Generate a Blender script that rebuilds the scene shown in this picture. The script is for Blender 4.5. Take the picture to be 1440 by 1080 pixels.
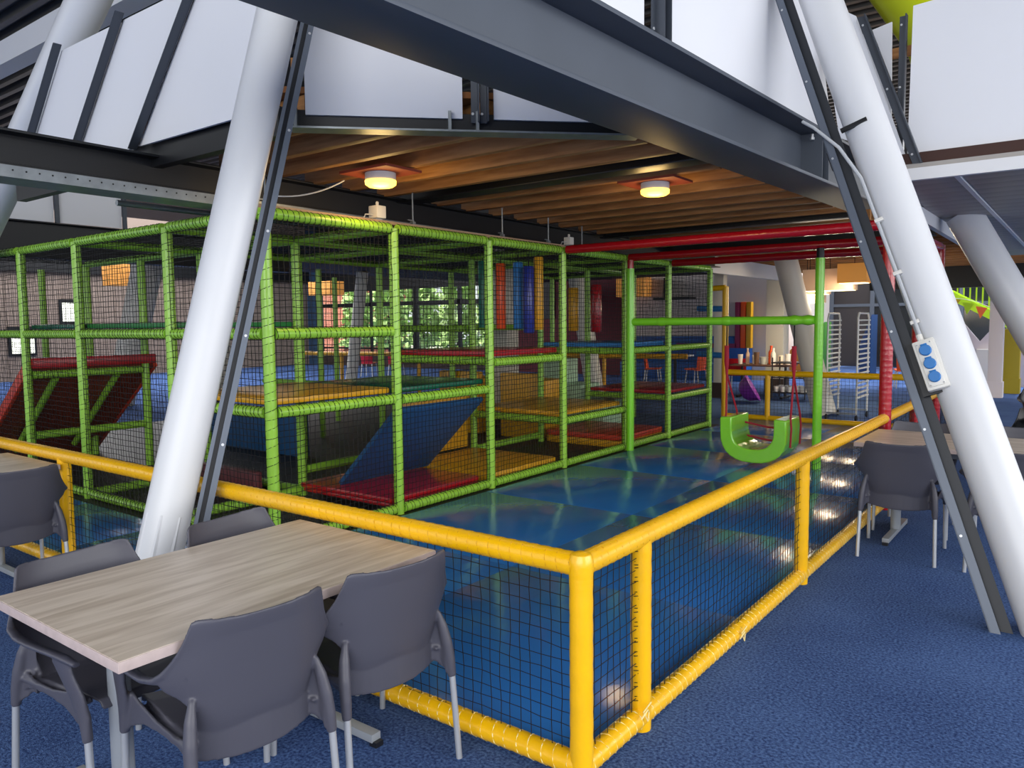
import bpy, bmesh, math, random
from mathutils import Vector, Matrix
random.seed(7)
SC = bpy.context.scene
COL = SC.collection
for o in list(bpy.data.objects):
    bpy.data.objects.remove(o)

# ------------------------------------------------------------------ camera, sky, light
cam_d = bpy.data.cameras.new('camera')
cam = bpy.data.objects.new('camera', cam_d)
COL.objects.link(cam)
yaw, pit, rol = math.radians(-37.0628), math.radians(4.5125), math.radians(-0.6160)
fw = Vector((math.sin(yaw)*math.cos(pit), math.cos(yaw)*math.cos(pit), -math.sin(pit)))
rt = Vector((math.cos(yaw), -math.sin(yaw), 0))
up = rt.cross(fw)
r2 = rt*math.cos(rol) + up*math.sin(rol)
u2 = up*math.cos(rol) - rt*math.sin(rol)
M = Matrix((r2, u2, -fw)).transposed().to_4x4()
M.translation = Vector((1.498, -2.40, 1.75))
cam.matrix_world = M
cam_d.sensor_fit = 'HORIZONTAL'
cam_d.sensor_width = 36.0
cam_d.lens = 1081.83/1440*36
cam_d.clip_start = 0.05
cam_d.clip_end = 200
SC.camera = cam

w = bpy.data.worlds.new('world')
SC.world = w
w.use_nodes = True
w.node_tree.nodes['Background'].inputs[0].default_value = (0.93, 0.965, 1.0, 1)
w.node_tree.nodes['Background'].inputs[1].default_value = 1.0

def area(name, loc, target, sx, sy, power, color=(1, 1, 1)):
    d = bpy.data.lights.new(name, 'AREA')
    d.shape = 'RECTANGLE'; d.size = sx; d.size_y = sy; d.energy = power; d.color = color
    o = bpy.data.objects.new(name, d)
    COL.objects.link(o)
    o.location = loc
    o.rotation_euler = (Vector(target)-Vector(loc)).to_track_quat('-Z', 'Y').to_euler()
    return o
area('daylight_window_south', (3.5, -10, 4.2), (-3, 3, 1.2), 12, 5, 800, (1.0, 0.985, 0.97))
area('daylight_window_east', (11, 5, 4.0), (-3, 6, 0.8), 16, 5, 1000, (1.0, 0.99, 0.98))
area('fill_light_north', (1, 21, 6.3), (1, 20, 0), 14, 8, 2300, (0.97, 0.98, 1.0))  # added unseen fill under the solid roof, brightens the far hall
area('fill_light_west', (-20.5, 10, 6.3), (-20, 10, 0), 9, 17, 2000, (0.98, 0.98, 1.0))  # added fill lamp out of view, lifts the left and back walls
sun_d = bpy.data.lights.new('sun', 'SUN'); sun_d.energy = 6.0; sun_d.angle = .02; sun_d.color = (1, .96, .88)
sun = bpy.data.objects.new('sun', sun_d); COL.objects.link(sun)
sun.rotation_euler = Vector((.22, .5, -.84)).to_track_quat('-Z', 'Y').to_euler()

SC.view_settings.view_transform = 'Standard'
SC.view_settings.look = 'None'
SC.view_settings.gamma = 1
SC.view_settings.use_curve_mapping = False
SC.view_settings.exposure = 0.3

# ------------------------------------------------------------------ materials
def lin(h):
    h = h.lstrip('#')
    out = []
    for i in (0, 2, 4):
        c = int(h[i:i+2], 16)/255
        out.append(c/12.92 if c <= .04045 else ((c+.055)/1.055)**2.4)
    return tuple(out)+(1,)

def mat(name, color, rough=.5, metal=0., bump=0., bscale=20., var=0., vscale=3., spec=.5, emit=0., coat=0., stretch=None):
    m = bpy.data.materials.new(name)
    m.use_nodes = True
    nt = m.node_tree
    b = nt.nodes['Principled BSDF']
    c = lin(color) if isinstance(color, str) else color
    b.inputs['Base Color'].default_value = c
    b.inputs['Roughness'].default_value = rough
    b.inputs['Metallic'].default_value = metal
    b.inputs['Specular IOR Level'].default_value = spec
    if coat:
        b.inputs['Coat Weight'].default_value = coat
        b.inputs['Coat Roughness'].default_value = .15
    if emit:
        b.inputs['Emission Color'].default_value = c
        b.inputs['Emission Strength'].default_value = emit
    if var or bump:
        tc = nt.nodes.new('ShaderNodeTexCoord')
        mp = nt.nodes.new('ShaderNodeMapping')
        nt.links.new(tc.outputs['Object'], mp.inputs[0])
        if stretch:
            mp.inputs['Scale'].default_value = stretch
    if var:
        n = nt.nodes.new('ShaderNodeTexNoise')
        n.inputs['Scale'].default_value = vscale
        n.inputs['Detail'].default_value = 6
        nt.links.new(mp.outputs[0], n.inputs[0])
        r = nt.nodes.new('ShaderNodeValToRGB')
        r.color_ramp.elements[0].position = .3
        r.color_ramp.elements[1].position = .7
        r.color_ramp.elements[0].color = tuple(x*(1-var) for x in c[:3])+(1,)
        r.color_ramp.elements[1].color = tuple(min(1, x*(1+var)) for x in c[:3])+(1,)
        nt.links.new(n.outputs[0], r.inputs[0])
        nt.links.new(r.outputs[0], b.inputs['Base Color'])
    if bump:
        n2 = nt.nodes.new('ShaderNodeTexNoise')
        n2.inputs['Scale'].default_value = bscale
        n2.inputs['Detail'].default_value = 4
        nt.links.new(mp.outputs[0], n2.inputs[0])
        bp = nt.nodes.new('ShaderNodeBump')
        bp.inputs['Strength'].default_value = bump
        bp.inputs['Distance'].default_value = .02
        nt.links.new(n2.outputs[0], bp.inputs['Height'])
        nt.links.new(bp.outputs[0], b.inputs['Normal'])
    return m

YEL = mat('yellow_vinyl', '#f2b805', .32, bump=.12, bscale=30, var=.06, vscale=5, coat=.25)
GRN = mat('lime_vinyl', '#93c83e', .34, bump=.12, bscale=30, var=.08, vscale=4, coat=.25)
GRN2 = mat('bright_green_vinyl', '#7cd02c', .28, bump=.1, bscale=18, coat=.3)
RED = mat('red_vinyl', '#a80f1c', .25, bump=.35, bscale=16, coat=.4)
REDM = mat('red_mat_vinyl', '#b01522', .28, bump=.15, bscale=8, coat=.3)
ORM = mat('orange_red_vinyl', '#d2452c', .35, bump=.1, bscale=8)
YELM = mat('yellow_mat_vinyl', '#dda21e', .33, bump=.1, bscale=8, var=.08)
DGM = mat('dark_green_vinyl', '#0c5c44', .25, bump=.05, bscale=6)
BLUM = mat('blue_ramp_vinyl', '#1d5283', .5, var=.08)
BLU2 = mat('bright_blue_vinyl', '#2f7fc4', .35)
NAVY = mat('navy_vinyl', '#1c2f8f', .28)
ORG = mat('orange_vinyl', '#e8541c', .3)
TEAL = mat('teal_vinyl', '#0d6a58', .35)
WGN = mat('pale_green_vinyl', '#b9d8b4', .45)
BROWNRED = mat('ramp_underside_board', '#7a3120', .6, var=.15)
CORD = mat('black_net_cord', '#0c0c0d', .8)
TWINE = mat('cream_twine', '#efdc9a', .7)
YTWINE = mat('yellow_twine', '#c99413', .6)
RUB = mat('black_rubber_floor', '#26221f', .55, var=.2)
CHP = mat('charcoal_plastic', '#4a4a55', .42, bump=.03, bscale=300, spec=.4)
CHD = mat('black_plastic', '#17171b', .4)
ALU = mat('satin_aluminium', '#c4c7cb', .38, metal=.6)
GRYP = mat('grey_powder_coat', '#9aa0a8', .4, metal=.2)
WHT = mat('white_column_paint', '#d2d4d8', .38, var=.02, vscale=1.5)
CRM = mat('cream_column_paint', '#d9d3c6', .45)
PAN = mat('white_laminate_panel', '#dfe1e7', .5, var=.015, vscale=.8)
STL = mat('anthracite_steel', '#4a515c', .58, metal=.1, var=.06, vscale=2)
BLK = mat('black_steel', '#14161a', .45, metal=.1)
FLG = mat('blue_grey_steel_angle', '#5c6471', .4, metal=.3)
DSTL2 = mat('dark_recess_steel', '#23272e', .5)
DSTL = mat('dark_blue_grey_steel', '#3f454f', .4, metal=.3)
GALV = mat('galvanised_steel', '#8d9397', .4, metal=.7, var=.15, vscale=12)
WOODP = mat('plywood_deck', '#8a5526', .7, var=.15, vscale=3, stretch=(1, 8, 1))
MAROON = mat('maroon_wall_paint', '#5c1926', .75)
TAUPE = mat('taupe_wall_cladding', '#8b7b70', .8)
CREAMW = mat('pale_wall_paint', '#d6cbc3', .75)
DKBR = mat('dark_brown_panel', '#3a2c29', .7)
ROOF = mat('dark_corrugated_steel', '#4b4946', .45, metal=.5, var=.2, vscale=2)
LIME = mat('lime_paint', '#b9c80e', .45)
LIME2 = mat('lime_rail_paint', '#a9d21b', .45)
OLIVE = mat('olive_paint', '#a08f12', .6)
ORCH = mat('orange_chair_plastic', '#ee5a1e', .45)
SKYB = mat('slate_blue_paint', '#2f4a66', .6)
BENCH = mat('blue_bench_vinyl', '#155096', .45)
PINK = mat('magenta_cloth', '#d63b83', .6)
PURP = mat('purple_plastic', '#8a35a5', .35)
BEIGE = mat('beige_shade_fabric', '#dcb795', .7, emit=.12)
ORSH = mat('amber_shade_fabric', '#e09a4a', .7, emit=.22)
GLOW = mat('amber_lamp_diffuser', (1.0, .62, .08, 1), .4, emit=3.0)
GLOWP = mat('pale_lamp_diffuser', (1.0, .85, .45, 1), .4, emit=2.0)
WPL = mat('white_plastic', '#d8d6d0', .45)
SOCK = mat('blue_socket_cover', '#1f6fb4', .4)
CABLE = mat('pale_grey_cable', '#b9bdc2', .5)
STRAP = mat('red_webbing', '#a3182f', .7)
REDPL = mat('terracotta_board', '#8c3b26', .7)
LEAF = mat('pale_hedge_leaves', '#bcd98c', .8, var=.3, vscale=4)
PAVE = mat('outside_paving', '#b9b5a8', .9)
TILEC = mat('grey_ceiling_plank', '#9d9995', .5, var=.04, vscale=2)
WTRIM = mat('white_trim', '#dcdde0', .5)

def carpet():
    m = mat('blue_carpet', '#34477d', .95, bump=.5, bscale=160, spec=.15)
    nt = m.node_tree; b = nt.nodes['Principled BSDF']
    tc = nt.nodes.new('ShaderNodeTexCoord')
    n1 = nt.nodes.new('ShaderNodeTexNoise'); n1.inputs['Scale'].default_value = 75; n1.inputs['Detail'].default_value = 4
    n2 = nt.nodes.new('ShaderNodeTexNoise'); n2.inputs['Scale'].default_value = 1.2; n2.inputs['Detail'].default_value = 5
    for n in (n1, n2): nt.links.new(tc.outputs['Object'], n.inputs[0])
    mx = nt.nodes.new('ShaderNodeMix'); mx.data_type = 'FLOAT'
    mx.inputs[0].default_value = .25
    nt.links.new(n1.outputs[0], mx.inputs[2]); nt.links.new(n2.outputs[0], mx.inputs[3])
    r = nt.nodes.new('ShaderNodeValToRGB')
    r.color_ramp.elements[0].position = .36; r.color_ramp.elements[1].position = .64
    r.color_ramp.elements[0].color = lin('#24396a'); r.color_ramp.elements[1].color = lin('#5d7bb2')
    nt.links.new(mx.outputs[0], r.inputs[0]); nt.links.new(r.outputs[0], b.inputs['Base Color'])
    return m
CARPET = carpet()

def laminate():
    m = mat('grey_oak_laminate', '#b5a596', .38, spec=.45)
    nt = m.node_tree; b = nt.nodes['Principled BSDF']
    tc = nt.nodes.new('ShaderNodeTexCoord'); mp = nt.nodes.new('ShaderNodeMapping')
    mp.inputs['Scale'].default_value = (11, 1.0, 1)
    nt.links.new(tc.outputs['Object'], mp.inputs[0])
    n = nt.nodes.new('ShaderNodeTexNoise'); n.inputs['Scale'].default_value = 2.2; n.inputs['Detail'].default_value = 7
    n.inputs['Distortion'].default_value = .6
    nt.links.new(mp.outputs[0], n.inputs[0])
    r = nt.nodes.new('ShaderNodeValToRGB')
    r.color_ramp.elements[0].position = .3; r.color_ramp.elements[1].position = .62
    r.color_ramp.elements[0].color = lin('#b3a394'); r.color_ramp.elements[1].color = lin('#d8cbbe')
    e = r.color_ramp.elements.new(.48); e.color = lin('#c9bbad')
    nt.links.new(n.outputs[0], r.inputs[0]); nt.links.new(r.outputs[0], b.inputs['Base Color'])
    return m
LAM = laminate()
LAME = mat('laminate_edge_band', '#b7a6a2', .5, var=.08, vscale=30)

def timber():
    m = mat('pine_joist', '#a8692f', .6)
    nt = m.node_tree; b = nt.nodes['Principled BSDF']
    tc = nt.nodes.new('ShaderNodeTexCoord'); mp = nt.nodes.new('ShaderNodeMapping')
    mp.inputs['Scale'].default_value = (1.2, 14, 14)
    nt.links.new(tc.outputs['Object'], mp.inputs[0])
    n = nt.nodes.new('ShaderNodeTexNoise'); n.inputs['Scale'].default_value = 2.0; n.inputs['Detail'].default_value = 6
    nt.links.new(mp.outputs[0], n.inputs[0])
    r = nt.nodes.new('ShaderNodeValToRGB')
    r.color_ramp.elements[0].position = .3; r.color_ramp.elements[1].position = .7
    r.color_ramp.elements[0].color = lin('#95602f'); r.color_ramp.elements[1].color = lin('#c08a52')
    nt.links.new(n.outputs[0], r.inputs[0]); nt.links.new(r.outputs[0], b.inputs['Base Color'])
    return m
PINE = timber()

def blue_floor():
    m = mat('glossy_blue_mat', '#2f74c0', .15, spec=.42)
    nt = m.node_tree; b = nt.nodes['Principled BSDF']
    tc = nt.nodes.new('ShaderNodeTexCoord'); mp = nt.nodes.new('ShaderNodeMapping')
    mp.inputs['Scale'].default_value = (2.2, 1.0, 1)
    mp.inputs['Rotation'].default_value = (0, 0, .5)
    nt.links.new(tc.outputs['Object'], mp.inputs[0])
    n = nt.nodes.new('ShaderNodeTexNoise'); n.inputs['Scale'].default_value = 2.4; n.inputs['Detail'].default_value = 3; n.inputs['Distortion'].default_value = .8
    nt.links.new(mp.outputs[0], n.inputs[0])
    bp = nt.nodes.new('ShaderNodeBump'); bp.inputs['Strength'].default_value = .09; bp.inputs['Distance'].default_value = .05
    nt.links.new(n.outputs[0], bp.inputs['Height']); nt.links.new(bp.outputs[0], b.inputs['Normal'])
    return m
BLUF = blue_floor()

def brick():
    m = mat('orange_brick', '#c8684a', .85)
    nt = m.node_tree; b = nt.nodes['Principled BSDF']
    tc = nt.nodes.new('ShaderNodeTexCoord'); mp = nt.nodes.new('ShaderNodeMapping')
    mp.inputs['Rotation'].default_value = (math.pi/2, 0, 0)
    nt.links.new(tc.outputs['Object'], mp.inputs[0])
    t = nt.nodes.new('ShaderNodeTexBrick')
    t.inputs['Scale'].default_value = 4
    t.inputs['Color1'].default_value = lin('#d9785a'); t.inputs['Color2'].default_value = lin('#c46248'); t.inputs['Mortar'].default_value = lin('#d8b8a4')
    nt.links.new(mp.outputs[0], t.inputs[0]); nt.links.new(t.outputs[0], b.inputs['Base Color'])
    return m
BRICK = brick()

def glass():
    m = bpy.data.materials.new('window_glass'); m.use_nodes = True
    nt = m.node_tree; nt.nodes.clear()
    o = nt.nodes.new('ShaderNodeOutputMaterial'); mx = nt.nodes.new('ShaderNodeMixShader')
    t = nt.nodes.new('ShaderNodeBsdfTransparent'); g = nt.nodes.new('ShaderNodeBsdfGlossy')
    t.inputs[0].default_value = (.93, .96, .95, 1); g.inputs['Roughness'].default_value = .02
    mx.inputs[0].default_value = .06
    nt.links.new(t.outputs[0], mx.inputs[1]); nt.links.new(g.outputs[0], mx.inputs[2])
    nt.links.new(mx.outputs[0], o.inputs[0])
    return m
GLASS = glass()

# ------------------------------------------------------------------ mesh helpers
class MB:
    def __init__(s): s.v = []; s.f = []
    def add(s, vs, fs):
        k = len(s.v); s.v += [tuple(x) for x in vs]; s.f += [tuple(i+k for i in f) for f in fs]; return s
    def box(s, lo, hi):
        x0, y0, z0 = lo; x1, y1, z1 = hi
        return s.add([(x0,y0,z0),(x1,y0,z0),(x1,y1,z0),(x0,y1,z0),(x0,y0,z1),(x1,y0,z1),(x1,y1,z1),(x0,y1,z1)],
                     [(0,3,2,1),(4,5,6,7),(0,1,5,4),(1,2,6,5),(2,3,7,6),(3,0,4,7)])
    def obox(s, c, ax, ay, az):
        c = Vector(c); ax = Vector(ax); ay = Vector(ay); az = Vector(az)
        vs = [c+sx*ax+sy*ay+sz*az for sz in (-1, 1) for sx, sy in ((-1,-1),(1,-1),(1,1),(-1,1))]
        return s.add(vs, [(0,3,2,1),(4,5,6,7),(0,1,5,4),(1,2,6,5),(2,3,7,6),(3,0,4,7)])
    def beam(s, p, q, wd, ht, upv=(0, 0, 1)):
        p = Vector(p); q = Vector(q); d = (q-p); L = d.length; d.normalize()
        a = d.cross(Vector(upv)).normalized(); u = a.cross(d).normalized()
        return s.obox((p+q)/2, d*L/2, a*wd/2, u*ht/2)
    def slab(s, quad, t):
        q = [Vector(p) for p in quad]
        n = (q[1]-q[0]).cross(q[3]-q[0]).normalized()*t
        return s.add(q+[p-n for p in q], [(0,1,2,3),(7,6,5,4),(0,4,5,1),(1,5,6,2),(2,6,7,3),(3,7,4,0)])
    def sweep(s, pts, rad, n=10, flat=1.0, caps=True):
        pts = [Vector(p) for p in pts]
        if not isinstance(rad, (list, tuple)): rad = [rad]*len(pts)
        T = []
        for i in range(len(pts)):
            d = pts[min(i+1, len(pts)-1)]-pts[max(i-1, 0)]
            T.append(d.normalized())
        ref = Vector((0, 0, 1)) if abs(T[0].z) < .9 else Vector((0, 1, 0))
        a = T[0].cross(ref).normalized()
        k = len(s.v)
        for i, p in enumerate(pts):
            a = (a - T[i]*a.dot(T[i])).normalized()
            b = T[i].cross(a)
            r = rad[i]; ra, rb = r if isinstance(r, tuple) else (r, r*flat)
            for j in range(n):
                t = 2*math.pi*j/n
                s.v.append(tuple(p+a*(ra*math.cos(t))+b*(rb*math.sin(t))))
        m = len(pts)
        for i in range(m-1):
            for j in range(n):
                s.f.append((k+i*n+j, k+i*n+(j+1) % n, k+(i+1)*n+(j+1) % n, k+(i+1)*n+j))
        if caps:
            s.f.append(tuple(k+j for j in reversed(range(n))))
            s.f.append(tuple(k+(m-1)*n+j for j in range(n)))
        return s
    def tube(s, p, q, r, n=12): return s.sweep([p, q], r, n)
    def padded(s, p, q, r, n=12, pitch=.05, amp=.022):
        p = Vector(p); q = Vector(q); L = (q-p).length
        m = max(2, int(L/pitch*3))
        pts = [p.lerp(q, i/m) for i in range(m+1)]
        rad = [r*(1+amp*(.5 if i % 3 else -1.0)) for i in range(m+1)]
        return s.sweep(pts, rad, n)
    def helix(s, p, q, r, pitch=.05, cr=.0022, seg=9, jit=.15):
        p = Vector(p); q = Vector(q); d = q-p; L = d.length; d.normalize()
        ref = Vector((0, 0, 1)) if abs(d.z) < .9 else Vector((0, 1, 0))
        a = d.cross(ref).normalized(); b = d.cross(a)
        n = max(1, int(L/pitch)); pts = []
        ph = random.random()*6
        for i in range(n*seg+1):
            t = 2*math.pi*i/seg+ph
            pos = L*i/(n*seg)+pitch*jit*math.sin(i*.37+ph)
            pos = min(max(pos, 0), L)
            pts.append(p+d*pos+(a*math.cos(t)+b*math.sin(t))*r)
        return s.sweep(pts, cr, 3)
    def net(s, o, u, v, LU, LV, cell=.05, cr=.0017, step=3, jit=.004):
        o = Vector(o); u = Vector(u).normalized(); v = Vector(v).normalized(); nn = u.cross(v)
        nu = max(1, round(LU/cell)); nv = max(1, round(LV/cell))
        P = {}
        def pt(i, j):
            if (i, j) not in P:
                P[i, j] = o+u*(LU*i/nu)+v*(LV*j/nv)+(u*random.uniform(-1, 1)+v*random.uniform(-1, 1)+nn*random.uniform(-1, 1))*jit
            return P[i, j]
        for i in range(nu+1):
            js = list(range(0, nv, step))+[nv]
            s.sweep([pt(i, j) for j in js], cr, 3, caps=False)
        for j in range(nv+1):
            i_s = list(range(0, nu, step))+[nu]
            s.sweep([pt(i, j) for i in i_s], cr, 3, caps=False)
        return s
    def lathe(s, prof, c=(0, 0, 0), n=24, axis=None):
        k = len(s.v); c = Vector(c)
        R_ = Vector((0, 0, 1)).rotation_difference(Vector(axis)).to_matrix() if axis else Matrix.Identity(3)
        for r, z in prof:
            for j in range(n):
                t = 2*math.pi*j/n
                s.v.append(tuple(c+R_ @ Vector((r*math.cos(t), r*math.sin(t), z))))
        for i in range(len(prof)-1):
            for j in range(n):
                s.f.append((k+i*n+j, k+i*n+(j+1) % n, k+(i+1)*n+(j+1) % n, k+(i+1)*n+j))
        s.f.append(tuple(k+j for j in reversed(range(n))))
        s.f.append(tuple(k+(len(prof)-1)*n+j for j in range(n)))
        return s
    def prism(s, poly, off):
        """closed polygon (3-D points, planar) extruded by vector off"""
        p = [Vector(x) for x in poly]; o = Vector(off); n = len(p)
        return s.add(p+[x+o for x in p], [tuple(range(n-1, -1, -1)), tuple(range(n, 2*n))]+[(i, (i+1) % n, n+(i+1) % n, n+i) for i in range(n)])
    def mesh(s, name, m, smooth=35, bevel=0):
        me = bpy.data.meshes.new(name)
        me.from_pydata(s.v, [], s.f)
        bm = bmesh.new(); bm.from_mesh(me)
        bmesh.ops.recalc_face_normals(bm, faces=bm.faces)
        if bevel:
            bmesh.ops.bevel(bm, geom=list(bm.edges), offset=bevel, segments=2, profile=.6, affect='EDGES')
        bm.to_mesh(me); bm.free()
        me.materials.append(m)
        if smooth:
            me.polygons.foreach_set('use_smooth', [True]*len(me.polygons))
            me.set_sharp_from_angle(angle=math.radians(smooth))
        return me
    def build(s, name, m, parent=None, smooth=35, bevel=0, **props):
        me = s.mesh(name, m, smooth, bevel)
        o = bpy.data.objects.new(name, me)
        COL.objects.link(o)
        if parent is not None:
            o.parent = parent
            pl = Vector((0, 0, 0)); q = parent
            while q is not None:
                pl += q.location; q = q.parent
            o.location = -pl
        for k_, v_ in props.items(): o[k_] = v_
        return o

def thing(name, label, cat, loc=(0, 0, 0), rz=0., group=None):
    o = bpy.data.objects.new(name, None)
    o.empty_display_size = .1
    COL.objects.link(o)
    o.location = loc; o.rotation_euler = (0, 0, rz)
    o['label'] = label; o['category'] = cat
    if group: o['group'] = group
    return o
def tag(o, label, cat, group=None):
    o['label'] = label; o['category'] = cat
    if group: o['group'] = group
    return o
def structure(o):
    o['kind'] = 'structure'; return o
def dup(root, loc, rz, label, group=None):
    r = root.copy(); COL.objects.link(r); r.location = loc; r.rotation_euler = (0, 0, rz); r['label'] = label
    if group: r['group'] = group
    for ch in list(root.children):
        c = ch.copy(); COL.objects.link(c); c.parent = r
        for g in list(ch.children):
            d = g.copy(); COL.objects.link(d); d.parent = c
    return r
def V(*a): return Vector(a)

# ------------------------------------------------------------------ floor, roof, walls
structure(MB().box((-40, -14, -.1), (16, 34, 0)).build('floor', CARPET))

# corrugated roof: trapezoid profile along y, ribs run along x
prof = []
y = -7.0
while y < 20.2:
    prof += [(y, 6.62), (y+.10, 6.62), (y+.14, 6.50), (y+.24, 6.50), (y+.28, 6.62)]
    y += .30
mb = MB(); n = len(prof)
vs = [(-27.3, a, b) for a, b in prof]+[(9, a, b) for a, b in prof]
mb.add(vs, [(i, i+1, n+i+1, n+i) for i in range(n-1)])
mb.box((-27.3, -7, 6.66), (9, 20.4, 6.75)); mb.box((-6.2, 20.4, 6.6), (9, 27, 6.7))
structure(mb.build('ceiling', ROOF, smooth=0))

wl = structure(MB().box((-27.3, -8, 0), (-27, 20.3, 6.6)).build('wall_left', TAUPE))
def wbox(lo, hi, m, name, parent, **k): return MB().box(lo, hi).build(name, m, parent, **k)
for yy in [x*.9-7.5 for x in range(0, 31)]:
    wbox((-27, yy, 0), (-26.985, yy+.87, 3.6), TAUPE, 'cladding_panel', wl)
wbox((-27, -8, 3.65), (-26.8, 20, 4.6), BLK, 'fascia_beam', wl)
k = 0
for (ya, yb, za, zb) in ((7.93, 8.60, .92, 1.70), (9.55, 10.32, 1.98, 2.62)):
    k += 1
    wn = structure(MB().box((-27, ya-.1, za-.08), (-26.93, yb+.08, zb+.12)).build('window_%d' % k, BLK))
    MB().box((-26.94, ya, za), (-26.9, yb, zb)).build('pane', mat('glowing_window_pane_%d' % k, '#f4f6e6', .3, emit=1.1), wn)  # opaque pane, emission stands in for daylight coming through

# back wall: window band on the left, maroon and pale walls to the right
wb = structure(MB().box((-27.3, 20, 0), (-26.25, 20.3, 6.6)).build('wall_back', SKYB))
wbox((-26.25, 20, 3.25), (-15.9, 20.3, 6.6), BLK, 'lintel', wb)
wbox((-26.25, 20, 0), (-15.9, 20.3, .40), DKBR, 'sill_wall', wb)
def window(num, xa, xb, za, zb, rails, posts):
    o = structure(MB().box((xa, 20.02, za), (xb, 20.14, za+.07)).box((xa, 20.02, zb-.07), (xb, 20.14, zb)).box((xa, 20.02, za+.07), (xa+.09, 20.14, zb-.07)).box((xb-.09, 20.02, za+.07), (xb, 20.14, zb-.07)).build('window_%d' % num, BLK))
    for r_, t_ in rails: MB().box((xa+.09, 20.0, r_), (xb-.09, 20.13, r_+t_)).build('glazing_bar', BLK, o)
    for p_, t_ in posts: MB().box((p_, 20.0, za+.07), (p_+t_, 20.13, zb-.07)).build('mullion', BLK, o)
    MB().box((xa+.05, 20.06, za+.04), (xb-.05, 20.075, zb-.04)).build('pane', GLASS, o, smooth=0)
window(3, -26.2, -20.3, .40, 3.25, ((2.52, .16), (.72, .07)), ((-22.9, .06),))
window(4, -20.25, -15.95, .40, 3.25, ((2.5, .18), (.72, .07)), ((-18.0, .12),))
wbox((-15.9, 20, 0), (-10.6, 20.3, 6.6), MAROON, 'maroon_section', wb)
for xa, xb in ((-15.1, -14.5), (-14.1, -13.5)):
    wbox((xa, 19.96, 1.9), (xb, 20.0, 3.2), BLK, 'dark_opening', wb)
wbox((-10.6, 20, 0), (-6.4, 20.3, 6.6), CREAMW, 'pale_section', wb)
structure(MB().box((-6.4, 20, 0), (-6.1, 27, 6.6)).build('wall_right', CREAMW))
# dark glazed wall far behind the racks
gw = structure(MB().box((-6.1, 26.6, 3.1), (9, 27, 6.6)).build('wall_far', BLK))
for i in range(11):
    x0 = -6.1+i*1.35
    wbox((x0, 26.6, 0), (x0+.14, 26.8, 3.1), STL, 'mullion', gw)
    wbox((x0+.14, 26.66, .1), (x0+1.35, 26.7, 3.1), mat('dark_glass_%d' % i, random.choice(['#1d1f22', '#262326', '#1c2228']), .12), 'dark_pane', gw)
    wbox((x0+.14, 26.6, 2.2), (x0+1.35, 26.72, 2.3), STL, 'glazing_bar', gw)
# outside the windows
structure(MB().box((-46, 20.4, -.12), (-12, 46, -.02)).build('trim_1', PAVE))
house = thing('brick_building', 'orange brick building standing outside the back windows', 'building', (-35, 26, 0))
MB().box((-42, 26, 0), (-31.6, 31, 7)).build('wall', BRICK, house)
MB().box((-42.2, 25.8, 7), (-31.4, 31.2, 7.3)).build('roof_edge', DSTL, house)
rnd = random.Random(3)
for i in range(5):
    cx = -29.9+i*2.35; mb = MB()
    for j in range(620):
        a = rnd.uniform(0, 6.28); h = rnd.uniform(.15, 1); rr = 1.0*math.sqrt(rnd.random())*(1.1-.35*h)
        c = V(cx+rr*math.cos(a), 25.6+rr*math.sin(a), h*3.9)
        d1 = V(rnd.uniform(-1, 1), rnd.uniform(-1, 1), rnd.uniform(-1, 1)).normalized()*.22
        d2 = d1.cross(V(rnd.uniform(-1, 1), rnd.uniform(-1, 1), rnd.uniform(-1, 1))).normalized()*.13
        mb.add([c-d1, c+d2, c+d1, c-d2], [(0, 1, 2, 3)])
    sh = thing('garden_shrub', ['pale green shrub outside, beside the brick building', 'pale green shrub outside, second from the brick building', 'pale green shrub outside, in the middle of its row', 'pale green shrub outside, second from the maroon wall', 'pale green shrub outside, nearest the maroon wall'][i], 'shrub', (cx, 25.6, 0), group='shrubs outside the windows')
    mb.build('foliage', LEAF, sh, smooth=0, kind='stuff')
    MB().tube((cx, 25.6, 0), (cx, 25.6, 2.2), .08, 8).build('stem', DKBR, sh)

# ------------------------------------------------------------------ mezzanine: joists, beams, edges
deck = structure(MB().prism([(-4.35, .62, 3.22), (-2.72, .66, 3.22), (-1.05, 2.34, 3.22), (-.72, 3.2, 3.22), (-.35, 9.6, 3.22), (-4.35, 9.6, 3.22)], (0, 0, .04)).build('ceiling_deck', WOODP))
def joist(y):
    xr = -1.02+.045*(y-2.2) if y > 2.45 else (-2.72+(y-.66)*.995)
    xr = min(xr, -1.0+.045*y)
    MB().box((-4.2, y-.035, 3.0), (xr-.05, y+.035, 3.215)).build('joist', PINE, deck, bevel=.004)
for yj in (.86, 1.28, 1.70, 2.13, 2.56, 3.0): joist(yj)
for i in range(12): joist(3.78+i*.49)
def ibeam(name, label, p, q, wd, ht, tf, tw, m):
    """I-section between p and q (centre of the bottom face) with flanges and web as parts"""
    p = V(*p); q = V(*q)
    t = thing(name, label, 'beam', p)
    z = V(0, 0, 1)
    MB().beam(p+z*tf/2, q+z*tf/2, wd, tf).build('bottom_flange', m, t, bevel=.004)
    MB().beam(p+z*(ht-tf/2), q+z*(ht-tf/2), wd, tf).build('top_flange', m, t, bevel=.004)
    MB().beam(p+z*ht/2, q+z*ht/2, tw, ht-2*tf).build('web', m, t)
    return t
def bx(y): return -.80+.045*y
bb = ibeam('steel_beam', 'wide anthracite steel beam running diagonally overhead to the right column', (bx(-6), -6, 2.93), (bx(6.6), 6.6, 2.93), .40, .44, .026, .02, STL)
for ys in (4.55, 4.72, -1.0):
    MB().box((bx(ys)-.17, ys-.006, 2.956), (bx(ys)+.19, ys+.006, 3.344)).build('stiffener', STL, bb)
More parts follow.
